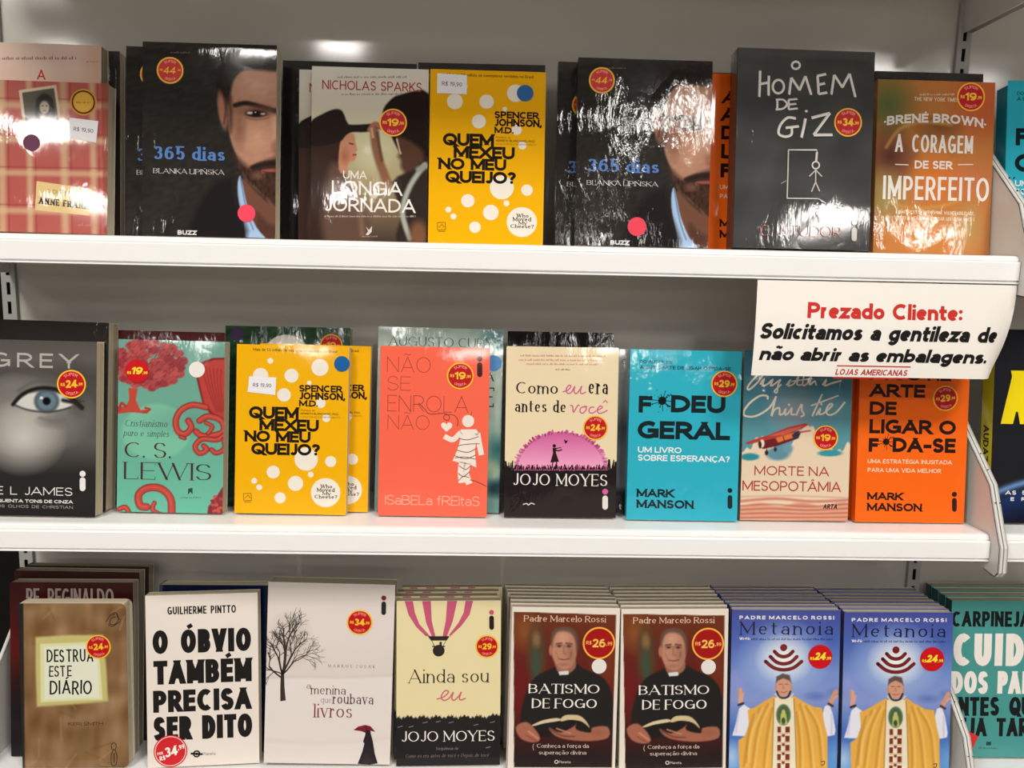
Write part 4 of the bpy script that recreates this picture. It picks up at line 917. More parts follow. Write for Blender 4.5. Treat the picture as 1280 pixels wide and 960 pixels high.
# ---- grey eye
def art_grey():
    a = A('grey', (0, 390, 3.427), [(-22, 424), (121, 428), (119, 648), (-24, 645)])
    def fn(p):
        p.vgrad([(110, (84, 80, 76)), (200, (96, 92, 88)), (280, (74, 71, 68)), (560, (92, 90, 86)), (700, (46, 44, 43)), (900, (40, 38, 38))])
        p.ell(120, 440, 300, 190, (150, 149, 142), 1); p.ell(100, 540, 190, 170, (196, 194, 186), 1); p.ell(60, 320, 140, 60, (120, 118, 112), 1); p.ell(330, 330, 60, 160, (72, 70, 67), 1, .8); p.ell(250, 470, 110, 40, (112, 110, 106), 1)
        p.poly([(62, 392), (120, 352), (200, 340), (270, 356), (320, 396), (270, 420), (180, 426), (100, 416)], (206, 205, 200), 8)
        p.ell(200, 384, 53, 50, (64, 74, 82), .25); p.ell(200, 384, 44, 42, (104, 124, 136), .5); p.ell(200, 384, 17, 17, (22, 22, 24), .4); p.ell(178, 370, 7, 6, (220, 224, 226), .6)
        p.line([(56, 398), (100, 352), (170, 328), (250, 336), (310, 374), (352, 412)], 16, (34, 32, 31), 9); p.line([(66, 402), (130, 424), (220, 430), (300, 412)], 7, (70, 66, 64), 8); p.line([(270, 380), (320, 392), (350, 414)], 16, (44, 42, 40), 10)
        p.line([(80, 340), (150, 300), (240, 306), (320, 340)], 10, (90, 87, 84), 16, .8); p.line([(170, 456), (240, 470), (310, 450)], 8, (112, 109, 105), 14, .8)
        for i in range(9): p.line([(230 + i * 12, 338 + i * 6), (262 + i * 12, 322 + i * 8)], 3, (40, 38, 36), 4, .8)
    a.paint(fn)
    a.text('GREY', -40, 333, 178, 240, (176, 174, 168), .15); a.text('E L JAMES', -18, 310, 754, 789, (226, 224, 220), .11); a.text('CINQUENTA TONS DE CINZA', -60, 312, 808, 822, (222, 220, 216), .22); a.text('PELOS OLHOS DE CHRISTIAN', -60, 312, 832, 845, (150, 146, 142), .16)
    a.logo_i(341, 366, 697, 712, 772, (232, 232, 230), (232, 232, 230))
    return a
GREY = art_grey()

# ---- green and red ornaments
a = CS = A('cs', (130, 400, 3.694), [(148, 424), (281, 428), (278, 645), (146, 640)])
RD, DR = (178, 66, 62), (128, 44, 50)
def fn(p):
    p.vgrad([(80, (112, 158, 146)), (400, (108, 168, 148)), (900, (104, 186, 160))])
    p.ell(240, 520, 160, 130, (122, 190, 162), .1, .8); p.ell(400, 470, 260, 90, (96, 148, 132), 1, .6)
    r = random.Random(3)
    for i in range(150):
        t = r.uniform(0, 6.28); d = r.uniform(0, 1) ** .5; p.ell(205 + 160 * d * cos(t), 205 + 108 * d * sin(t), r.uniform(16, 30), r.uniform(12, 22), r.choice([(168, 74, 76), (150, 60, 66), (182, 84, 82)]), .3)
    for i in range(240):
        t = r.uniform(0, 6.28); d = r.uniform(0, 1) ** .5; x, y = 205 + 165 * d * cos(t), 205 + 112 * d * sin(t); p.line([(x, y), (x + 9, y - 8)], 3, (118, 44, 52), 4, .7, False)
    p.poly([(112, 315), (155, 318), (146, 370), (168, 418), (215, 414), (200, 436), (120, 428), (64, 436), (60, 400), (100, 402), (116, 370)], (190, 74, 60), 4)
    p.line([(70, 420), (80, 385), (100, 400)], 12, (160, 60, 58), 4); p.line([(190, 408), (212, 416), (180, 430)], 10, (170, 64, 58), 4)
    def scroll(pts, w): p.line(pts, w, DR, 4); p.line(pts, w - 9, (190, 72, 62), 5); p.line([(x - 3, y - 2) for x, y in pts], 4, (216, 112, 90), 4, .6)
    p.poly([(436, 320), (420, 250), (440, 200), (500, 178), (556, 176), (556, 510), (490, 440), (455, 395)], DR, 4); p.poly([(446, 320), (430, 250), (450, 208), (505, 188), (556, 186), (556, 490), (498, 430), (462, 390)], (184, 68, 60), 6)
    for k in range(6): p.line([(450 + k * 18, 215 + k * 4), (478 + k * 12, 320), (520 + k * 8, 430)], 4, (132, 46, 50), 5, .8)
    scroll([(470, 408), (410, 396), (355, 420), (330, 470), (342, 520), (376, 530), (402, 500), (388, 470)], 30); scroll([(440, 470), (480, 450), (540, 470), (552, 520), (500, 540), (450, 540), (424, 520)], 30)
    scroll([(552, 540), (520, 560), (452, 556), (420, 590), (440, 622), (474, 606), (460, 588)], 26); scroll([(552, 560), (556, 600), (520, 622), (496, 606)], 24); scroll([(352, 545), (372, 552)], 18); scroll([(470, 480), (500, 500), (480, 530)], 20)
    scroll([(196, 868), (166, 860), (160, 810), (200, 780), (262, 784), (306, 830), (312, 900)], 36); scroll([(232, 850), (224, 880), (260, 905)], 22); scroll([(70, 876), (100, 868), (118, 900)], 24)
    p.poly([(476, 910), (480, 870), (510, 840), (540, 790), (556, 770), (556, 910)], DR, 5)
    for i in range(30): x, y = r.uniform(490, 550), r.uniform(820, 900); p.ell(x, y, 9, 7, r.choice([(178, 66, 62), (196, 86, 76), (140, 50, 54)]), .4)
a.paint(fn)
a.text('Cristianismo', 96, 290, 464, 496, (58, 84, 78), .10, 'serif', slant=.2, thin=.04); a.text('puro e simples', 90, 298, 512, 541, (58, 84, 78), .10, 'serif', slant=.2, thin=.04)
a.text('C. S.', 95, 308, 566, 642, (74, 48, 50), .13, 'serif', thin=.035); a.text('LEWIS', 92, 496, 664, 744, (74, 48, 50), .13, 'serif', thin=.035)
a.scribble(352, 446, 830, 8, (60, 110, 100), 3); a.poly([(388, 785), (408, 782), (408, 812), (398, 800), (386, 814)], (40, 70, 66))

# ---- coral book with bandaged white figure
a = CORAL = A('coral', (460, 400, 3.694), [(477, 433), (613, 435), (608, 647), (471, 646)])
a.base = (252, 106, 82); T = (128, 62, 54)
for t, x1, y0, y1 in (('NÃO', 292, 172, 243), ('SE', 200, 262, 326), ('ENROLA,', 482, 350, 425), ('NÃO', 284, 440, 507)): a.text(t, 92, x1, y0, y1, T, .035, track=.14)
a.line([(236, 384), (262, 410), (286, 434), (348, 430), (376, 442), (372, 462), (352, 456), (356, 438), (396, 438), (416, 462), (412, 490)], 3.5, T)
FW = (238, 226, 214)
a.disc(463, 465, 28, FW); a.poly([(362, 516), (340, 494), (338, 480), (348, 472), (358, 475), (363, 482), (370, 473), (382, 473), (390, 482), (386, 496)], FW)
a.poly([(428, 504), (500, 503), (512, 520), (500, 560), (494, 600), (500, 680), (474, 668), (440, 662), (390, 650), (412, 600), (424, 560)], FW)
a.line([(430, 516), (410, 538), (388, 552), (352, 536)], 24, FW); a.line([(506, 520), (514, 570), (524, 622)], 25, FW); a.line([(436, 655), (430, 700), (434, 752)], 32, FW); a.line([(460, 660), (452, 710), (468, 757)], 30, FW)
for q in ([(418, 545), (460, 552), (512, 536)], [(414, 580), (460, 572), (516, 570)], [(408, 600), (460, 610), (500, 592)], [(398, 625), (450, 640), (498, 622)], [(400, 636), (446, 632), (498, 642)], [(420, 672), (450, 690), (474, 672)], [(416, 708), (440, 722), (470, 700)], [(418, 742), (440, 722), (468, 728)], [(470, 738), (500, 746), (548, 768)]): a.line(q, 3.5, T)
a.text('ISaBELa fREItaS', 76, 515, 814, 858, (246, 190, 170), .07, track=.09); a.logo_i(505, 529, 178, 194, 262, (80, 44, 40), (70, 40, 38))

# ---- cream book, pink dome
a = COMO = A('como', (620, 400, 3.694), [(633, 433), (773, 434), (770, 648), (630, 646)])
def fn(p):
    p.fill((232, 214, 178))
    r = random.Random(2)
    d = np.hypot((p.X - 300) / 212, (p.Y - 690) / 176)
    wob = 0.0
    m = np.clip((1.0 + wob - d) * 60, 0, 1)
    g = np.clip((p.Y - 515) / 165, 0, 1)[..., None]
    p.a[:] = p.a * (1 - m[..., None]) + (np.array((204, 96, 152)) * (1 - g) + np.array((240, 168, 200)) * g) * m[..., None]
    e = 682 + 5 * np.sin(p.X * .11) + 4 * np.sin(p.X * .37) - 16 * np.clip((p.X - 505) / 40, 0, 1) - 14 * np.clip((90 - p.X) / 40, 0, 1) + 3 * np.sin(p.X * .9)
    p.mix((p.Y - e) / 4, (36, 31, 32))
a.paint(fn)
K = (44, 34, 34); r_ = random.Random(2)
for i in range(95):
    t = radians(2 + 176 * i / 94 + r_.uniform(-1, 1)); d = r_.uniform(1.0, 1.07); t2 = t + r_.uniform(-.03, .03)
    a.line([(300 + 200 * cos(t), 690 - 166 * sin(t)), (300 + 212 * d * cos(t2), 690 - 176 * d * sin(t2))], 8, (208, 100, 154) if t < 2.6 and t > .5 else (224, 136, 178), False)
for i in range(70):
    x = 88 + 425 * i / 69; a.line([(x, 692), (x + r_.uniform(-9, 9), 690 - r_.uniform(8, 26))], 5, (214, 110, 160), False)
for i in range(80):
    x = 44 + 510 * i / 79; a.line([(x, 690), (x + r_.uniform(-9, 9), 680 - r_.uniform(0, 16) - (26 if x > 510 else 18 if x < 80 else 0))], 5, (36, 31, 32), False)
a.disc(268, 579, 8, K, 14); a.poly([(260, 588), (276, 588), (276, 612), (290, 652), (250, 656), (262, 612)], K); a.line([(262, 650), (258, 682)], 5, K, False); a.line([(278, 650), (281, 684)], 5, K, False); a.line([(272, 596), (286, 602), (304, 596)], 6, K); a.line([(274, 592), (300, 586)], 4, K)
a.poly([(312, 548), (322, 556), (332, 552), (326, 564), (318, 570)], K)
a.text('Como', 92, 284, 284, 340, K, .14, 'serif', thin=.05); a.text('era', 426, 515, 268, 340, K, .12, 'serif', thin=.045); a.text('antes de', 87, 321, 368, 425, K, .14, 'serif', thin=.05)
PK = (206, 104, 146)
a.line([(306, 330), (330, 322), (344, 304), (334, 300), (322, 318), (328, 336), (346, 332), (362, 304), (358, 326), (368, 338), (386, 318), (394, 302), (388, 328), (394, 338), (414, 330)], 6, PK)
a.line([(340, 392), (352, 396), (356, 424), (376, 392), (384, 394)], 6, PK); a.line([(412, 398), (392, 402), (386, 420), (400, 428), (416, 408), (408, 396), (420, 398)], 6, PK); a.line([(452, 400), (434, 402), (428, 420), (442, 428), (462, 416)], 6, PK); a.line([(464, 416), (490, 402), (480, 394), (466, 412), (474, 428), (494, 424), (514, 414)], 6, PK); a.line([(492, 380), (504, 368), (514, 380)], 5, PK, False)
a.text('JOJO MOYES', 78, 515, 708, 764, WHITE, .12, 'serif', thin=.045); a.logo_i(492, 518, 792, 810, 876, (208, 96, 150), (224, 218, 212))
for x0, x1, y in ((110, 500, 168), (104, 500, 188), (140, 470, 206)): a.scribble(x0, x1, y, 9, (206, 130, 122), int(y))
a.scribble(272, 340, 230, 7, (110, 90, 80), 8); a.line([(124, 850), (140, 846), (150, 852), (162, 844), (178, 850)], 5, (210, 206, 200))

# ---- aeroplane over clouds
a = CHRIS = A('christie', (910, 430, 4.0), [(931, 437), (1066, 441), (1060, 652), (925, 649)])
def fn(p):
    p.vgrad([(30, (50, 92, 112)), (200, (70, 122, 140)), (420, (88, 148, 158)), (900, (88, 148, 158))])
    p.ell(330, 330, 120, 110, (140, 156, 170), .8, .7); p.ell(520, 330, 90, 80, (100, 150, 164), .8, .8)
    e = 520 + 18 * np.sin(p.X * .028) + 10 * np.sin(p.X * .07) - 110 * np.exp(-((p.X - 390) / 70) ** 2) - 40 * np.exp(-((p.X - 160) / 60) ** 2) - 10 * np.sin(p.X * .15)
    p.mix((p.Y - e) / 8, (226, 206, 178)); p.ell(250, 545, 60, 34, (96, 142, 160), .4, .9); p.ell(300, 520, 26, 26, (110, 150, 166), .5, .8); p.ell(110, 560, 46, 18, (52, 138, 150), .4); p.ell(510, 545, 60, 16, (60, 146, 158), .4)
    p.line([(60, 782), (240, 770), (420, 786), (600, 780)], 14, (200, 132, 112), 8); p.line([(60, 760), (300, 756), (600, 770)], 8, (214, 170, 146), 8)
    p.mix((p.Y - 792 - 8 * np.sin(p.X * .03)) / 14, (208, 142, 116))
    for k in range(9): p.line([(60, 805 + k * 10), (220, 798 + k * 11), (400, 812 + k * 9), (600, 800 + k * 11)], 6, ((176, 88, 76), (222, 180, 148))[k % 2], 8, .7)
    R1, R2 = (176, 62, 56), (110, 36, 44)
    p.poly([(150, 484), (176, 462), (250, 446), (336, 436), (362, 446), (340, 474), (250, 506), (176, 522), (154, 510)], R2, 4); p.poly([(230, 462), (330, 440), (340, 462), (250, 490)], (214, 120, 66), 5); p.line([(238, 470), (246, 496)], 5, R2, 3); p.line([(276, 462), (284, 486)], 5, R2, 3)
    p.poly([(84, 490), (140, 470), (200, 452), (300, 414), (388, 394), (406, 400), (372, 420), (280, 456), (180, 480), (100, 498)], R1, 4); p.poly([(200, 458), (300, 424), (380, 404), (360, 420), (280, 452)], (206, 96, 80), 5)
    p.poly([(318, 452), (350, 430), (366, 436), (352, 470), (330, 476)], (60, 52, 70), 4); p.line([(356, 440), (410, 432)], 7, R1, 4); p.ell(170, 494, 12, 20, (236, 220, 200), .4); p.ell(160, 500, 8, 18, (50, 34, 40), .4)
    p.ell(193, 540, 9, 13, (60, 36, 44), .4); p.ell(236, 524, 8, 11, (60, 36, 44), .4); p.line([(193, 520), (193, 535)], 4, R2, 3); p.line([(232, 505), (236, 520)], 4, R2, 3)
a.paint(fn)
CW = (228, 216, 198)
a.line([(150, 150), (112, 190), (96, 218), (110, 222), (150, 186), (176, 150)], 9, CW); a.line([(160, 200), (180, 172), (172, 206), (200, 196), (222, 176), (212, 206), (232, 198)], 9, CW); a.line([(232, 198), (262, 176), (250, 200), (244, 240), (232, 232), (266, 200)], 8, CW)
a.line([(290, 205), (312, 178), (300, 208), (330, 196), (352, 160), (344, 200), (368, 204)], 8, CW); a.line([(380, 150), (372, 204), (396, 196), (416, 152), (406, 204), (432, 186), (440, 208)], 8, CW); a.line([(470, 206), (490, 180), (482, 208), (520, 196), (566, 184)], 9, CW); a.line([(316, 186), (420, 172)], 6, CW)
a.line([(196, 274), (196, 258), (160, 256), (110, 290), (78, 334), (88, 356), (140, 356), (206, 316), (240, 260)], 10, CW); a.line([(240, 258), (216, 356), (232, 326), (256, 318), (258, 350), (276, 346)], 9, CW); a.line([(276, 346), (288, 322), (284, 350), (300, 344), (318, 318), (316, 348), (336, 350)], 9, CW); a.line([(340, 356), (366, 300), (368, 330), (380, 352), (362, 362)], 9, CW)
a.line([(420, 360), (470, 250)], 9, CW, False); a.line([(414, 308), (552, 258)], 7, CW); a.line([(440, 356), (462, 320), (456, 350), (478, 346)], 9, CW); a.line([(478, 346), (520, 308), (508, 300), (490, 330), (502, 354), (540, 342), (584, 290)], 9, CW)
for x, y in ((304, 302), (466, 300)): a.disc(x, y, 6, CW, 10)
a.text('MORTE NA', 132, 506, 609, 656, (172, 62, 54), .13, track=.14); a.text('MESOPOTÂMIA', 72, 566, 684, 734, (172, 62, 54), .13, track=.08); a.text('ARTA', 476, 546, 800, 824, (40, 30, 32), .2, slant=.2)

# ---- orange book, bold black letters
def art_orange():
    a = A('orange', (1050, 430, 4.0), [(1077, 439), (1213, 441), (1205, 653), (1068, 650)])
    a.base = (254, 106, 32); K = (48, 32, 28); W = (252, 206, 170)
    a.text('A SUTIL', 156, 556, 122, 180, K, .22); a.text('ARTE', 150, 426, 199, 263, K, .24, track=.06); a.text('DE', 149, 283, 284, 350, K, .24, track=.06); a.text('LIGAR O', 147, 579, 374, 444, K, .24, track=.06)
    a.text('F', 143, 192, 464, 532, K, .27); a.text('DA-SE', 262, 578, 464, 536, K, .25, track=.06); splat(a, 230, 482, 20, K)
    a.text('UMA ESTRATÉGIA INUSITADA', 137, 560, 571, 592, W, .18); a.text('PARA UMA VIDA MELHOR', 137, 505, 614, 635, W, .18); a.text('MARK', 134, 312, 734, 772, K, .24, track=.06); a.text('MANSON', 133, 408, 788, 828, K, .24, track=.06)
    a.logo_i(560, 584, 745, 763, 833, K, K)
    return a
ORANGE = art_orange()

# ---- black and yellow book of the next bay
a = AUDAZ = A('audaz', (1050, 430, 4.0), [(1244, 410), (1402, 414), (1394, 656), (1237, 654)])
def fn(p):
    p.fill((36, 36, 40)); d = np.hypot(p.X - 1180, p.Y - 1650) - 990
    p.mix(np.clip(-d / 60, 0, 1), (34, 54, 104)); p.mix(np.exp(-(d / 16) ** 2) * .9, (110, 150, 210)); p.mix(np.clip((-d - 50) / 120, 0, 1), (26, 26, 42))
a.paint(fn)
a.text('AUDAZ', 814, 1372, 134, 402, (244, 220, 30), .23, track=.05); a.text('AS 5 COMPETÊNCIAS', 830, 1290, 736, 756, (230, 230, 232), .22); a.text('E ROTINAS', 856, 1090, 768, 786, (230, 230, 232), .22)

# ---- dark red book, tall grey capitals
a = REGIN = A('regin', (0, 690, 3.558), [(5, 722), (161, 722), (167, 940), (14, 943)])
def fn(p): p.vgrad([(105, (58, 18, 18)), (260, (74, 20, 22)), (450, (96, 24, 26)), (560, (50, 20, 24)), (700, (28, 20, 26)), (900, (30, 18, 20))]); p.noise(5, 60, 50, 4)
a.paint(fn); a.text('PE. REGINALDO', 95, 488, 142, 222, (170, 156, 148), .12, track=.08); a.text('MANZOTTI', 95, 488, 232, 300, (170, 156, 148), .12)

# ---- kraft paper journal
a = DEST = A('destrua', (0, 690, 3.558), [(21, 748), (159, 748), (153.5, 953), (25, 946)])
def fn(p):
    p.fill((132, 100, 67)); p.noise(13, 46, 40, 11); p.noise(8, 20, 70, 12)
    r = random.Random(8)
    for i in range(26):
        x, y, t, L = r.uniform(95, 560), r.uniform(220, 930), r.uniform(0, 3.14), r.uniform(40, 120)
        p.line([(x, y), (x + L * cos(t), y + L * sin(t))], 5, r.choice([(168, 132, 92), (104, 76, 48)]), 10, .6, False)
    p.ell(350, 790, 60, 90, (120, 96, 62), 1, .6); p.ell(330, 230, 60, 40, (120, 96, 62), 1, .6)
    p.mix((101 - p.X) / 5, (36, 34, 34))
    p.poly([(150, 358), (300, 350), (452, 352), (462, 500), (464, 648), (320, 656), (152, 660), (148, 500)], (196, 186, 118), 10, .95); p.poly([(170, 388), (430, 382), (440, 640), (168, 642)], (218, 218, 168), 6); p.poly([(186, 400), (420, 396), (426, 630), (186, 632)], (224, 226, 204), 5)
a.paint(fn)
for t, x0, x1, y0, y1 in (('DESTRUA', 195, 404, 414, 470), ('ESTE', 204, 305, 486, 534), ('DIÁRIO', 205, 394, 552, 612)): a.text(t, x0, x1, y0, y1, (26, 24, 24), .12, jit=.04, slant=.02)
a.text('KERI SMITH', 286, 438, 734, 749, (58, 42, 32), .14, jit=.05)
for q in ([(468, 292), (490, 262), (516, 250), (528, 280), (508, 304), (486, 300), (494, 276), (514, 270)], [(478, 304), (500, 312), (536, 290)], [(520, 254), (524, 272), (538, 284)], [(500, 262), (512, 258)]): a.line(q, 4, (52, 40, 32))
a.line([(470, 836), (482, 828), (492, 838), (488, 856), (474, 854), (470, 838)], 4, (60, 44, 32)); a.line([(478, 858), (468, 884), (470, 922), (488, 920), (494, 884), (486, 858)], 4, (60, 44, 32)); a.line([(482, 872), (480, 912)], 7, (80, 60, 44))

# ---- white book, four lines of heavy capitals
a = OBVIO = A('obvio', (170, 720, 4.0), [(188, 745), (325, 741), (320, 952), (180, 962)])
a.base = (230, 220, 210); K = (24, 22, 22)
a.text('GUILHERME PINTTO', 178, 513, 149, 187, K, .17, track=.09); a.text('O ÓBVIO', 97, 580, 262, 378, K, .25, track=.07); a.text('TAMBÉM', 94, 578, 412, 530, K, .25, track=.06); a.text('PRECISA', 85, 571, 560, 670, K, .25, track=.06); a.text('SER DITO', 80, 571, 692, 812, K, .25, track=.06)
a.disc(290, 889, 19, K, 12); a.ring(290, 889, 9, 3, (230, 220, 210)); a.line([(260, 888), (320, 890)], 10, K, False); a.text('Planeta', 322, 384, 879, 894, (90, 84, 80), .1)

# ---- snow, bare tree and umbrella
a = MENINA = A('menina', (320, 710, 3.839), [(336, 729), (493, 732), (488, 957), (329, 948)])
def fn(p):
    p.vgrad([(70, (214, 204, 198)), (300, (222, 212, 206)), (510, (216, 206, 200)), (530, (226, 217, 212)), (900, (222, 212, 206)), (960, (222, 212, 206))])
    p.mix((p.Y - 913 - (p.X - 40) * .055) / 4 * (p.Y < 2000), (112, 88, 80)); p.line([(40, 515), (250, 512), (400, 520), (660, 512)], 6, (200, 190, 186), 12, .7); p.line([(40, 805), (300, 830), (660, 815)], 14, (212, 200, 196), 20, .6)  # brown strip along the bottom: the lower edge's shadow painted into the print
    p.ell(160, 340, 120, 150, (176, 164, 152), 1, .5)
a.paint(fn)
TB = (58, 48, 42)
a.poly([(114, 626), (140, 622), (134, 560), (132, 480), (118, 480), (114, 560)], TB)
rr = random.Random(21)
def branch(x, y, ang, L, w, d):
    n = 3; pts = [(x, y)]
    for i in range(n):
        ang += rr.uniform(-.22, .22); x, y = x + L / n * cos(ang), y - L / n * sin(ang); pts.append((max(x, 44), y))
    a.line(pts, w, TB, False)
    if d > 0 and w > .6:
        for k in range(3 if d > 1 else 4): branch(pts[-1 - (k % 2)][0], pts[-1 - (k % 2)][1], ang + rr.uniform(-.85, .85), L * rr.uniform(.55, .82), w * .6, d - 1)
for ang, L, w in ((1.52, 108, 13), (1.12, 92, 9), (2.1, 84, 9), (.80, 78, 7), (2.5, 60, 6)): branch(126, 500, ang, L, w, 4)
branch(120, 515, 2.7, 80, 8, 2)
a.text('MARKUS ZUSAK', 340, 568, 460, 474, (90, 80, 80), .13, 'serif', track=.5, thin=.06)
BR = (92, 60, 66)
a.text('a', 238, 259, 540, 570, BR, .11, 'serif', thin=.045); a.text('menina', 259, 426, 556, 599, BR, .11, 'serif', thin=.045); a.text('que', 305, 358, 610, 638, (150, 126, 128), .09, 'serif', thin=.04); a.text('roubava', 364, 561, 598, 648, (84, 58, 62), .11, 'serif', thin=.045); a.text('livros', 274, 458, 645, 710, (124, 48, 60), .10, 'serif', thin=.04)
a.poly([(464, 772), (488, 756), (520, 749), (548, 756), (572, 784), (545, 778), (520, 786), (500, 778)], (122, 26, 46)); a.line([(528, 750), (524, 800)], 4, (40, 26, 30), False)
a.disc(536, 786, 13, (36, 28, 30), 14); a.poly([(524, 792), (550, 792), (560, 830), (570, 890), (585, 938), (545, 944), (486, 936), (508, 880), (518, 840), (512, 828)], (36, 30, 33)); a.poly([(504, 940), (520, 880), (560, 930)], (44, 36, 40))
a.logo_i(597, 620, 146, 162, 226, (120, 30, 44), (40, 34, 36))

# ---- cream book with balloon
a = AINDA = A('ainda', (480, 720, 4.0), [(496, 750), (627, 750), (624, 953), (495, 954)])
def fn(p):
    p.fill((228, 214, 166)); e = 692 + 5 * np.sin(p.X * .09) + 4 * np.sin(p.X * .31) + 3 * np.sin(p.X * .8) - 14 * np.clip((p.X - 520) / 60, 0, 1)
    p.mix((p.Y - e) / 4, (28, 26, 28))
a.paint(fn); PK = (194, 84, 116)
for q in ([(104, 121), (146, 121), (156, 180), (178, 236), (232, 297), (210, 296), (162, 250), (124, 190)], [(192, 121), (236, 121), (240, 220), (258, 297), (240, 297), (212, 230)], [(318, 121), (368, 121), (346, 220), (316, 297), (294, 297), (310, 220)], [(410, 121), (448, 121), (430, 190), (388, 246), (332, 297), (326, 290), (374, 230), (400, 180)]): a.poly(q, PK)
K = (42, 30, 32)
a.poly([(220, 296), (330, 296), (314, 318), (236, 318)], K); a.line([(240, 318), (254, 350)], 3, K, False); a.line([(310, 318), (294, 350)], 3, K, False); a.disc(274, 368, 30, K, 22); a.poly([(242, 350), (306, 350), (306, 344), (242, 344)], K); a.disc(284, 330, 7, K, 10); a.poly([(276, 350), (278, 336), (290, 336), (292, 350)], K)
a.text('Ainda sou', 122, 523, 460, 528, (48, 38, 36), .11, 'serif', thin=.04)
a.line([(262, 608), (296, 598), (322, 574), (306, 566), (286, 592), (296, 614), (324, 604), (346, 574), (338, 602), (350, 614), (374, 592), (386, 572), (376, 604), (386, 612), (408, 604)], 7, (206, 100, 118))
a.text('JOJO MOYES', 86, 551, 764, 816, WHITE, .12, 'serif', thin=.045); a.text('Sequência de', 258, 370, 843, 857, (140, 132, 128), .1, 'serif', thin=.06); a.text('Como eu era antes de você e Depois de você', 106, 520, 876, 894, (120, 106, 104), .1, 'serif', slant=.2, thin=.06)
for x, y in ((135, 742), (205, 722), (270, 718), (335, 722), (518, 846), (80, 742), (458, 735), (540, 722)): a.line([(x - 12, y + 3), (x + 12, y - 3)], 4, (120, 116, 112), False)
a.logo_i(528, 552, 179, 195, 266, (196, 84, 112), K)

# ---- priest reading from an open book
a = BAT = A('batL', (620, 720, 4.0), [(642, 760), (776, 760), (768, 960), (633, 960)])
def fn(p):
    p.fill((228, 218, 204))
    p.poly([(95, 184), (603, 194), (577, 951), (84, 949)], (84, 30, 22), 3)
    ins = p.a[..., 0] < 150; p.smooth = True
    keep = p.a.copy()
    p.vgrad([(180, (104, 50, 26)), (350, (98, 34, 20)), (600, (88, 20, 18)), (800, (60, 20, 20)), (960, (40, 18, 18))]); p.ell(150, 280, 90, 120, (140, 84, 40), 1, .8); p.ell(560, 430, 110, 260, (118, 52, 26), 1, .8); p.ell(110, 560, 60, 200, (110, 22, 20), 1, .8)
    p.ell(205, 400, 46, 150, (78, 62, 40), .7, .9); p.ell(205, 320, 20, 40, (126, 96, 62), .8, .9); p.ell(202, 440, 16, 80, (54, 74, 62), .8, .9)
    p.poly([(120, 700), (150, 580), (200, 500), (280, 460), (320, 440), (400, 435), (440, 460), (530, 500), (576, 570), (590, 720), (575, 800), (470, 790), (300, 800), (140, 780)], (30, 27, 27), 10)
    p.poly([(300, 400), (385, 400), (398, 455), (345, 490), (305, 468)], (150, 100, 80), 8); p.ell(342, 362, 64, 100, (184, 130, 106), .15); p.poly([(276, 340), (280, 290), (300, 264), (340, 254), (384, 262), (410, 300), (412, 360), (402, 384), (398, 330), (384, 292), (340, 276), (304, 286), (288, 320), (284, 356)], (96, 76, 66), 14, .9); p.ell(340, 300, 40, 24, (206, 152, 126), 1, .8)
    p.ell(276, 370, 9, 26, (170, 112, 90), .5); p.ell(330, 330, 40, 40, (204, 152, 126), 1, .8); p.ell(375, 390, 32, 60, (146, 98, 78), 1, .8); p.line([(304, 338), (330, 334)], 6, (70, 50, 44), 4); p.line([(352, 334), (382, 338)], 6, (70, 50, 44), 4); p.ell(318, 346, 20, 12, (136, 90, 72), .9, .8); p.ell(366, 346, 18, 12, (128, 84, 68), .9, .8); p.ell(318, 350, 9, 4, (58, 42, 38), .6); p.ell(366, 350, 9, 4, (58, 42, 38), .6); p.line([(300, 376), (310, 400), (312, 416)], 5, (152, 102, 84), 7, .7); p.line([(378, 372), (376, 398)], 5, (120, 78, 64), 7, .7); p.line([(342, 350), (340, 382), (350, 388)], 8, (150, 100, 82), 8); p.line([(318, 412), (342, 416), (368, 410)], 6, (124, 66, 58), 5); p.ell(340, 440, 40, 14, (140, 94, 76), 1, .7)
    p.poly([(312, 474), (362, 470), (364, 488), (318, 492)], (216, 212, 210), 3)
    p.poly([(150, 780), (180, 742), (316, 722), (430, 700), (476, 756), (470, 800), (320, 770), (200, 810)], (26, 20, 20), 6)
    p.poly([(174, 742), (230, 716), (300, 704), (322, 716), (240, 730), (196, 742)], (214, 196, 160), 4); p.poly([(318, 714), (344, 690), (410, 690), (446, 716), (466, 752), (430, 722), (370, 712), (330, 720)], (206, 186, 142), 4)
    p.poly([(96, 750), (150, 724), (200, 770), (216, 812), (180, 826), (120, 806)], (164, 100, 80), 8); p.line([(160, 772), (206, 806)], 10, (196, 130, 108), 5); p.line([(150, 792), (196, 818)], 9, (140, 84, 66), 4)
    p.poly([(262, 752), (320, 776), (390, 742), (400, 728), (398, 760), (470, 776), (480, 750), (556, 746), (560, 800), (470, 818), (360, 812), (290, 790)], (162, 100, 78), 8); p.line([(270, 762), (330, 792), (390, 796)], 7, (112, 66, 54), 5); p.line([(300, 756), (370, 780)], 7, (192, 128, 104), 5); p.ell(510, 776, 50, 26, (138, 88, 70), 1, .6)
    p.mix((p.Y - 820) / 60 * .7, (34, 22, 22))
    p.a[:] = np.where(ins[..., None], p.a, keep)
a.paint(fn)
a.text('Padre Marcelo Rossi', 145, 551, 200, 231, (226, 192, 166), .13, 'serif', thin=.06); a.text('BATISMO', 163, 517, 535, 583, WHITE, .17, 'serif', thin=.045); a.text('DE FOGO', 178, 503, 607, 656, WHITE, .17, 'serif', thin=.045)
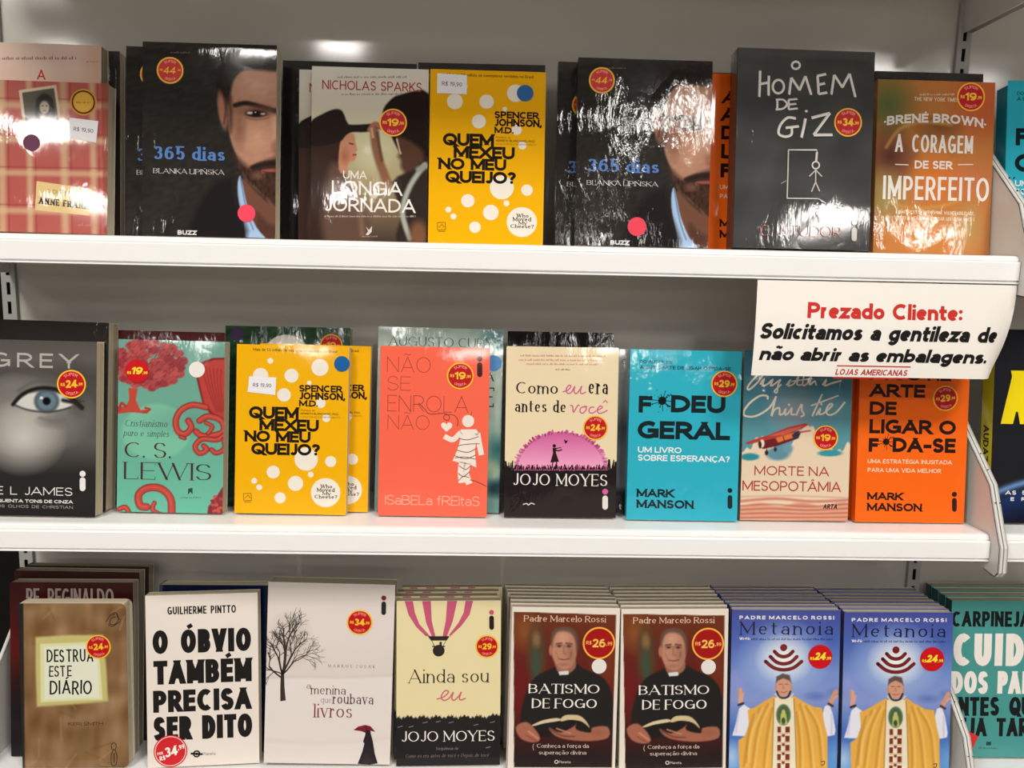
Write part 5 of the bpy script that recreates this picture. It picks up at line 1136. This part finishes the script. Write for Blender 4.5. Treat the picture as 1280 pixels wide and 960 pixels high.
a.text('Conheça a força da', 200, 461, 832, 852, (222, 206, 190), .13, 'serif', thin=.06); a.text('superação divina', 210, 448, 866, 885, (222, 206, 190), .13, 'serif', thin=.06); a.line([(184, 834), (180, 850), (184, 864)], 3, (190, 170, 150)); a.ring(297, 922, 8, 4, (210, 200, 190)); a.text('Planeta', 310, 368, 916, 929, (200, 190, 180), .12)

# ---- priest with raised arms on blue sky
a = MET = A('metL', (900, 720, 4.0), [(915, 762), (1050, 762), (1047, 966), (911, 966)])
def fn(p):
    p.vgrad([(165, (66, 76, 150)), (320, (74, 98, 176)), (480, (116, 142, 204)), (620, (132, 150, 206)), (760, (70, 108, 184)), (960, (84, 140, 206))])
    p.ell(320, 410, 240, 200, (176, 198, 232), 1, .9); p.ell(320, 410, 150, 130, (246, 244, 238), 1, .95); p.ell(480, 600, 70, 30, (84, 110, 180), 1, .8); p.ell(570, 580, 50, 34, (96, 120, 184), 1, .8); p.ell(80, 520, 70, 60, (150, 150, 214), 1, .6); p.ell(60, 900, 60, 90, (190, 212, 236), 1, .8); p.ell(580, 900, 60, 90, (120, 170, 220), 1, .6)
    W = (226, 226, 238); G = (226, 170, 74)
    p.poly([(96, 660), (120, 640), (150, 660), (146, 740), (128, 800), (62, 796), (84, 720)], W, 5); p.poly([(548, 640), (566, 690), (580, 770), (576, 794), (536, 802), (512, 700), (524, 650)], W, 5); p.line([(90, 690), (80, 780)], 8, (186, 188, 214), 10, .7); p.line([(560, 690), (560, 790)], 8, (186, 188, 214), 10, .7)
    p.poly([(266, 598), (226, 622), (176, 652), (138, 668), (146, 740), (124, 800), (92, 820), (98, 970), (542, 970), (540, 800), (524, 740), (510, 656), (470, 652), (410, 622), (372, 596), (320, 620)], G, 5)
    for q in ([(240, 640), (190, 760), (160, 960)], [(262, 660), (236, 800), (220, 960)], [(200, 660), (150, 780), (120, 950)], [(400, 640), (440, 780), (460, 960)], [(430, 650), (490, 760), (512, 950)], [(384, 680), (400, 820), (404, 960)], [(170, 690), (140, 800), (132, 930)]): p.line(q, 9, (186, 130, 48), 14, .75); p.line([(x + 14, y) for x, y in q], 8, (244, 202, 116), 14, .6)
    p.poly([(274, 606), (366, 606), (378, 760), (384, 970), (262, 970), (268, 760)], (232, 222, 196), 4); p.line([(270, 612), (266, 780), (262, 960)], 5, (150, 110, 60), 4, .8); p.line([(370, 612), (378, 780), (384, 960)], 5, (150, 110, 60), 4, .8)
    p.ell(318, 692, 37, 54, (96, 124, 84), .12); p.ell(318, 692, 30, 47, (70, 96, 70), .2); p.ell(318, 678, 9, 12, (214, 176, 130), .4); p.poly([(304, 690), (318, 666), (332, 690), (338, 740), (300, 740)], (186, 190, 96), 6, .9); p.ell(318, 722, 10, 16, (60, 74, 60), .5)
    for k in range(6):
        y = 752 + k * 46; p.poly([(288, y), (306, y), (306, y + 30), (288, y + 30)], (124, 44, 36), 3); p.poly([(328, y), (350, y), (350, y + 30), (328, y + 30)], (124, 44, 36), 3); p.ell(318, y + 44, 8, 8, (124, 44, 36), .5); p.poly([(288, y + 32), (352, y + 32), (352, y + 38), (288, y + 38)], (206, 176, 120), 3)
    p.ell(317, 546, 38, 54, (206, 150, 124), .14); p.poly([(278, 536), (282, 500), (312, 484), (348, 492), (358, 536), (346, 520), (316, 508), (290, 520)], (92, 78, 72), 6); p.ell(302, 538, 8, 3, (96, 64, 54), .6); p.ell(333, 538, 8, 3, (96, 64, 54), .6); p.line([(317, 540), (315, 556), (322, 558)], 5, (178, 118, 96), 5); p.line([(304, 576), (318, 580), (334, 575)], 5, (186, 90, 82), 4); p.ell(279, 556, 5, 14, (196, 136, 112), .5); p.ell(356, 556, 5, 14, (196, 136, 112), .5)
    p.line([(284, 574), (296, 600), (318, 608), (340, 600), (352, 574)], 9, (44, 34, 38), 4); p.line([(276, 586), (300, 616), (320, 622), (340, 616), (366, 586)], 6, (238, 214, 160), 4)
    S = (212, 160, 138)
    p.line([(102, 632), (104, 600), (100, 566)], 22, S, 5); p.line([(112, 610), (118, 584)], 9, S, 4); p.line([(92, 600), (92, 566)], 8, (196, 142, 122), 4); p.line([(552, 636), (566, 604), (580, 576)], 24, (206, 150, 124), 5); p.line([(574, 610), (590, 596)], 9, S, 4)
    p.line([(94, 642), (116, 634)], 12, (52, 40, 44), 5); p.line([(544, 636), (564, 648)], 12, (60, 48, 50), 5)
a.paint(fn)
a.text('PADRE MARCELO ROSSI', 97, 567, 197, 215, WHITE, .22, track=.42); a.text('Metanoia', 100, 562, 226, 292, (30, 28, 54), .13, 'serif', thin=.06, track=.22); a.text('Wi-Fé:', 97, 150, 304, 317, WHITE, .2); a.scribble(156, 562, 318, 11, (34, 40, 84), 4)
DR2 = (116, 34, 34)
a.disc(317, 355, 18, DR2)
for (hw, y0, dip) in ((46, 374, 26), (66, 400, 36), (90, 424, 42)): a.line([(317 - hw, y0), (317 - hw * .55, y0 + dip * .75), (317, y0 + dip), (317 + hw * .55, y0 + dip * .75), (317 + hw, y0)], 18, DR2); a.disc(317 - hw, y0, 9, DR2, 12); a.disc(317 + hw, y0, 9, DR2, 12)
a.line([(508, 930), (526, 928), (522, 946), (510, 944)], 4, (60, 50, 40))

# ---- teal book of the next bay
a = TEAL = A('teal', (1040, 720, 4.0), [(1182, 748), (1330, 751), (1329, 943), (1190, 945)])
a.base = (72, 148, 144); K = (22, 26, 28)
a.text('CARPINEJAR', 574, 1024, 172, 252, K, .20, jit=.012, track=.07); a.text('CUIDE', 592, 1044, 288, 452, WHITE, .24, track=.10, jit=.006); a.text('DOS PAIS', 592, 1030, 478, 590, WHITE, .22, track=.06, jit=.008); a.text('ANTES QUE', 574, 1050, 606, 698, K, .21, jit=.01, track=.06); a.text('SEJA TARDE', 590, 1090, 708, 796, K, .21, jit=.01, track=.06)
a.scribble(748, 848, 856, 8, (40, 80, 80), 3); a.poly([(786, 822), (810, 822), (810, 840), (786, 840)], (40, 70, 70))

# ---- books behind others
a = GREEN = A('green', (270, 390, 3.557), [(282, 407), (438, 410), (435, 634), (280, 632)])
def fn(p): p.fill((44, 72, 50)); p.noise(6, 14, 12, 5); p.ell(312, 205, 106, 104, (222, 220, 208), .03)
a.paint(fn)
a = CURY = A('cury', (460, 400, 3.694), [(473, 411), (631, 411), (622, 645), (468, 640)])
def fn(p):
    p.vgrad([(30, (168, 188, 180)), (300, (182, 196, 184)), (600, (150, 178, 168)), (900, (110, 150, 146))]); p.ell(560, 80, 60, 60, (96, 140, 140), 1); p.ell(610, 90, 50, 60, (44, 96, 100), 1); p.ell(600, 610, 60, 90, (52, 110, 112), 1); p.ell(570, 700, 40, 60, (170, 190, 150), 1, .8); p.ell(590, 790, 60, 40, (40, 66, 76), .8, .8); p.noise(6, 26, 24, 6); p.ell(40, 600, 30, 200, (120, 150, 150), 1)
a.paint(fn); a.text('AUGUSTO CURY', 95, 582, 84, 130, (58, 70, 72), .10, 'serif', thin=.035); a.text('A', 548, 582, 246, 286, (34, 40, 46), .15, 'serif', thin=.06); a.text('E', 505, 582, 316, 408, (34, 40, 46), .16, 'serif', thin=.06)
a = GRAYR = A('grayr', (620, 400, 3.694), [(647, 433), (788, 437), (782, 644), (642, 641)])
def fn(p): p.vgrad([(120, (160, 156, 154)), (380, (128, 130, 134)), (500, (70, 74, 80)), (600, (100, 104, 110)), (770, (96, 98, 102)), (800, (30, 30, 32)), (900, (26, 26, 28))])
a.paint(fn); a.text('C', 580, 602, 182, 204, (90, 88, 88), .14); a.text('t', 568, 580, 850, 876, (220, 220, 220), .2)
def plain_art(key, col, amp=3):
    p_ = PO[key]; a = Art((0, 0, 1), [(0, 0), (p_[6] * 1000, 0), (p_[6] * 1000, p_[7] * 1000), (0, p_[7] * 1000)], p_[6], p_[7]); a.base = col; return a

# ------------------------------------------------------------------ topmost row
b = book('anne', 'red tartan cover book with a small sepia portrait and gold seal', PO['anne'], ANNE, (150, 78, 72), wrap='film_b', hard=False)
dot(b, 137, 512, 36, (104, 58, 84)); price_label(b, [(302, 402), (426, 416), (414, 508), (302, 490)], 'R$ 19,90')
book('pink', 'pale pink book with a red letter, directly behind the red tartan book', PO['pink'], PINK, (214, 186, 172), wrap='film_b', page='page_grey')
book('glossA', 'black glossy book edge standing behind the pale pink book', PO['glossA'], plain_art('glossA', (52, 46, 46)), (46, 40, 40), wrap='film')
book('glossB', 'rearmost thin black book beside the pale pink book, against the panel', PO['glossB'], plain_art('glossB', (34, 26, 26)), (34, 24, 24), wrap='film')
D1 = book('dias', "black book with a man's half face and blue title, beside the red tartan book", PO['dias'], DIAS, (46, 43, 41), spine=(40, 37, 36), wrap='film_b')
price(D1, 223, 173, 60, '44', 'plain44'); dot(D1, 561, 808, 40, (236, 66, 92))
DR_ = book('diasr', "half hidden black book behind the first half face book, beside the red tartan book", PO['diasr'], mesh_of=D1, art=DIAS)
price(DR_, 223, 173, 60, '44', 'plain44')
book('blk1', 'black book standing behind the couple and hat book', PO['blk1'], plain_art('blk1', (38, 36, 36)), (38, 36, 36), wrap='film')
book('blk2', 'black book standing behind the yellow disc book on the topmost shelf', PO['blk2'], plain_art('blk2', (36, 34, 34)), (36, 34, 34), wrap='film')
S1 = book('sparks', 'pale book showing a couple and a dark hat, red author name', PO['sparks'], SPARKS, (186, 180, 172), spine=(60, 50, 46), wrap='film_b')
price(S1, 523, 345, 64, '19')
book('sparksr', 'second copy peeking out behind the couple and hat book', PO['sparksr'], mesh_of=S1, art=SPARKS)
C2 = book('cheese2', 'yellow book with white discs on the middle shelf, front copy', PO['cheese2'], CHEESE, (228, 166, 24), wrap='gloss')
dot(C2, 561, 231, 35, (20, 92, 156)); price_label(C2, [(150, 287), (270, 292), (265, 370), (142, 357)], 'R$ 19,90')
C1 = book('cheese1', 'yellow book with white discs on the topmost shelf, beside the couple and hat book', PO['cheese1'], CHEESE, mesh_of=C2)
C1.root.scale = (1.01, 1, .99)
dot(C1, 506, 247, 36, (20, 92, 156)); price_label(C1, [(128, 165), (256, 172), (254, 254), (126, 250)], 'R$ 19,90')
C3 = book('cheese2r', 'second yellow disc book, half hidden behind the front copy on the middle shelf', PO['cheese2r'], CHEESE, mesh_of=C2)
D2 = book('dias2', "black half face book in crinkled film, between yellow disc book and chalk hangman book", PO['dias2'], DIAS2, (44, 41, 40), spine=(44, 41, 40), wrap='crinkle')
price(D2, 206, 150, 58, '44', 'plain44'); dot(D2, 372, 820, 42, (226, 62, 84))
D3 = book('dias2r', 'black book strip behind the crinkled half face book, beside the yellow disc book', PO['dias2r'], DIAS2, mesh_of=D2)
price(D3, 222, 250, 58, '44', 'plain44')
O1 = book('orange', 'orange book with bold black capitals under the paper notice, front copy', PO['orange'], ORANGE, (226, 84, 24), spine=(226, 84, 24), wrap='gloss')
price(O1, 525, 267, 62, '29', rot=6)
O2 = book('sutilr', 'orange book half hidden behind the chalk hangman book', PO['sutilr'], ORANGE, mesh_of=O1)
book('blk3', 'black book peeking above the orange book beside the chalk hangman book', PO['blk3'], plain_art('blk3', (30, 28, 28)), (30, 28, 28))
G1 = book('giz', 'thick dark grey book with a chalk hangman drawing, wrapped in film', PO['giz'], GIZ, (66, 66, 66), spine=(52, 52, 52), wrap='film_b', hard=True, name='hardback_book')
price(G1, 547, 392, 60, '34')
book('blk4', 'black book standing behind the blurred autumn colour book', PO['blk4'], plain_art('blk4', (40, 34, 32)), (36, 32, 30), wrap='film')
b = book('brene', 'book with blurred orange and green cover and white capitals', PO['brene'], BRENE, (176, 116, 70), wrap='film')
price(b, 475, 180, 62, '19')
F1 = book('fodeu', 'turquoise book with bold black capitals on the middle shelf', PO['fodeu'], FODEU, (36, 150, 172), spine=(34, 150, 172), wrap='film')
price(F1, 519, 236, 64, '29')
book('fodeuR', 'turquoise book in the next bay on the topmost shelf, spine turned to view', PO['fodeuR'], FODEU, (36, 150, 172), spine=(30, 128, 150), wrap='gloss')

# ------------------------------------------------------------------ middle row
b = book('grey', 'black and white book showing one large eye', PO['grey'], GREY, (70, 68, 66), wrap='gloss', page='page')
price(b, 307, 311, 62, '24', rot=4)
b2 = book('greyr', 'dark film wrapped book behind the large eye book', PO['greyr'], plain_art('greyr', (46, 42, 41)), (44, 40, 40), wrap='crinkle', page='page')
book('red', 'dark red book behind the green book with red ornaments', PO['red'], plain_art('red', (92, 44, 44)), (90, 44, 42))
b = book('cs', 'green book with red tree and leaf ornaments', PO['cs'], CS, (108, 160, 146), spine=(70, 54, 54), wrap='film_b', page='page')
price(b, 152, 238, 54, '19', 'red'); dot(b, 428, 232, 37, (232, 228, 222))
b = book('green', 'dark green book with a white disc, behind the middle yellow disc books', PO['green'], GREEN, (36, 56, 42), wrap='film')
price(b, 513, 148, 50, '19'); dot(b, 95, 98, 30, (62, 42, 82))
b = book('cury', 'pale green watercolour book behind the coral book', PO['cury'], CURY, (120, 150, 150), wrap='film')
dot(b, 582, 200, 37, (88, 146, 206))
b = book('coral', 'coral red book with a white bandaged figure', PO['coral'], CORAL, (226, 92, 72), wrap='gloss')
price(b, 428, 257, 62, '19')
book('blk5', 'black glossy book behind the cream book with pink dome', PO['blk5'], plain_art('blk5', (28, 26, 27)), (28, 26, 27), wrap='film')
book('grayr', 'grey film wrapped book between the pink dome book and the turquoise book', PO['grayr'], GRAYR, (110, 110, 112), wrap='film')
b = book('como', 'cream book with a pink dome and a small girl silhouette', PO['como'], COMO, (160, 120, 110), spine=(120, 60, 70), wrap='film_b')
price(b, 458, 495, 57, '24')
b = book('christie', 'book with a red aeroplane above clouds, partly under the paper notice', PO['christie'], CHRIS, (120, 130, 130), wrap='film')
price(b, 487, 468, 62, '19')
book('oranger', 'second orange book, edge showing behind the front copy under the notice', PO['oranger'], ORANGE, mesh_of=O1)
book('dred', 'dark red book behind the orange books on the middle shelf', PO['dred'], plain_art('dred', (70, 22, 24)), (64, 22, 22))
def audaz_spine(mb):
    h, t = PO['audaz'][7], PO['audaz'][8]
    mb.add([(-2e-5, .0016, 0), (-2e-5, .0016, h), (-2e-5, t - .0016, h), (-2e-5, t - .0016, 0)], [(0, 1, 2, 3)], (226, 206, 34))
    for i_, q in enumerate(letters('AUDAZ', .046, .011, .22, track=.06)):
        mb.add([(-5e-5 - 1.5e-6 * (i_ % 8), t - .0065 - b_, .122 - a_) for a_, b_ in q], [(0, 1, 2, 3)] if len(q) == 4 else [tuple(g) for g in tessellate_polygon([[Vector((x_, y_, 0)) for x_, y_ in q]])], (40, 36, 30))
book('audaz', 'thick black book with big yellow letters and yellow spine in the next bay', PO['audaz'], AUDAZ, (34, 34, 38), spine=(226, 206, 34), wrap='film', spine_fn=audaz_spine)

# ------------------------------------------------------------------ lowest row
R1 = book('regin', 'dark red book with tall grey capitals behind the kraft journal, front copy', PO['regin'], REGIN, (62, 30, 28), wrap='matte', page='page_grey')
book('reginr', 'second dark red book behind the kraft journal', PO['reginr'], plain_art('reginr', (58, 26, 26)), (56, 30, 28), wrap='matte', page='page_grey')
book('reginr2', 'rearmost dark red book behind the kraft journal', PO['reginr2'], plain_art('reginr2', (56, 40, 36)), (54, 36, 32), wrap='matte', page='page_grey')
b = book('destrua', 'brown kraft paper journal with handwritten black title', PO['destrua'], DEST, (150, 116, 80), spine=(34, 32, 32), wrap='gloss', rc=.008, name='journal')
price(b, 430, 405, 57, '24', rot=4)
b = book('obvio', 'white book with four lines of heavy black capitals', PO['obvio'], OBVIO, (214, 206, 196), wrap='matte')
price(b, 160, 877, 82, '34', 'white', rot=12)
book('blue', 'dark blue book behind the white book with heavy capitals', PO['blue'], plain_art('blue', (24, 34, 66)), (24, 34, 66))
b = book('menina', 'thick white book with bare winter tree and red umbrella', PO['menina'], MENINA, (206, 198, 190), wrap='matte', page='page_grey')
price(b, 492, 260, 61, '34')
ORD = ['second', 'third', 'fourth', 'fifth', 'sixth', 'seventh', 'eighth', 'ninth']
AI = book('ainda', 'cream book with a pink hot air balloon, front of its stack', PO['ainda'], AINDA, (196, 184, 146), wrap='gloss', page='page_grey')
price(AI, 516, 348, 58, '29')
rs = random.Random(4)
for k, dx in enumerate((-.004, -.002, .002)): behind(AI, dx, (k + 1) * .0146, f'{ORD[k]} book from the front in the pink balloon stack', rs.uniform(0, .0006), 'stack of balloon cover books')
BL_ = book('batL', 'brown book of a priest reading, front of the stack beside the balloon book', PO['batL'], BAT, (206, 196, 182), wrap='matte', page='page_grey')
BR_ = book('batR', 'brown book of a priest reading, front of the stack beside the blue books', PO['batR'], BAT, mesh_of=BL_)
for B_, nm in ((BL_, 'nearer the balloon book'), (BR_, 'nearer the blue books')):
    price(B_, 516, 332, 81, '26', 'big'); dot(B_, 516, 446, 37, (226, 222, 216))
    for k in range(6): behind(B_, (-.0012 * k + rs.uniform(-.002, .002)) * (1 if B_ is BL_ else .6), (k + 1) * .0114, f'{ORD[k]} book from the front in the reading priest stack {nm}', rs.uniform(0, .0005), 'stacks of reading priest books')
ML = book('metL', 'blue book of a priest with raised arms, front copy nearer the reading priest', PO['metL'], MET, (74, 84, 150), spine=(30, 34, 72), wrap='gloss', page='page_grey')
MR = book('metR', 'blue book of a priest with raised arms, front copy nearer the teal book', PO['metR'], MET, mesh_of=ML)
for B_, nm in ((ML, 'beside the reading priest books'), (MR, 'beside the teal book')):
    price(B_, 499, 400, 60, '24', 'red')
    for k in range(7): behind(B_, -.0012 * k + rs.uniform(-.0015, .0015), (k + 1) * .0104, f'{ORD[k]} book from the front in the blue priest stack {nm}', rs.uniform(0, .0005), 'stacks of blue priest books')
TL_ = book('teal', 'teal green book with large white and black capitals in the next bay', PO['teal'], TEAL, (62, 126, 122), spine=(40, 84, 84), wrap='gloss', page='page_grey')
for k in range(3): behind(TL_, 0, (k + 1) * .0166, f'{ORD[k]} teal book from the front behind the teal green book in the next bay', 0, 'teal books in the next bay')
def tilted_sticker(B):
    mb = MB(); p = [B.art.P(*q) for q in ((652, 752), (744, 796), (706, 888), (612, 846))]; c = np.mean(p, 0)
    v = [(a_ - c[0], 0, b_ - c[1]) for a_, b_ in p]
    mb.add(v + [(x_, .0001, z_) for x_, _, z_ in v], [(0, 1, 2, 3), (0, 1, 5, 4), (1, 2, 6, 5), (2, 3, 7, 6), (3, 0, 4, 7)], (214, 50, 52))
    e = np.array(p[1]) - np.array(p[0]); L = np.linalg.norm(e); e /= L; n_ = np.array([-e[1], e[0]])
    for t_, wd, ht, dy in (('R$', .40, .16, .12), ('19', .5, .26, -.28)):
        for q in letters(t_, L * wd, L * ht, .18):
            mb.add([(*(e * (x_ - L * wd / 2) + n_ * (y_ + dy * L)),) [:1] + (-.00003,) + (*(e * (x_ - L * wd / 2) + n_ * (y_ + dy * L)),)[1:] for x_, y_ in q], [(0, 1, 2, 3)] if len(q) == 4 else [tuple(g) for g in tessellate_polygon([[Vector((x_, y_, 0)) for x_, y_ in q]])], (246, 214, 200))
    o = mb.build('price_sticker', M['sticker'], B.root, fix=False); o.location = (c[0] - B.w / 2, -B.t / 2 - .0006, c[1]); o['label'] = 'square red price sticker'
tilted_sticker(TL_)
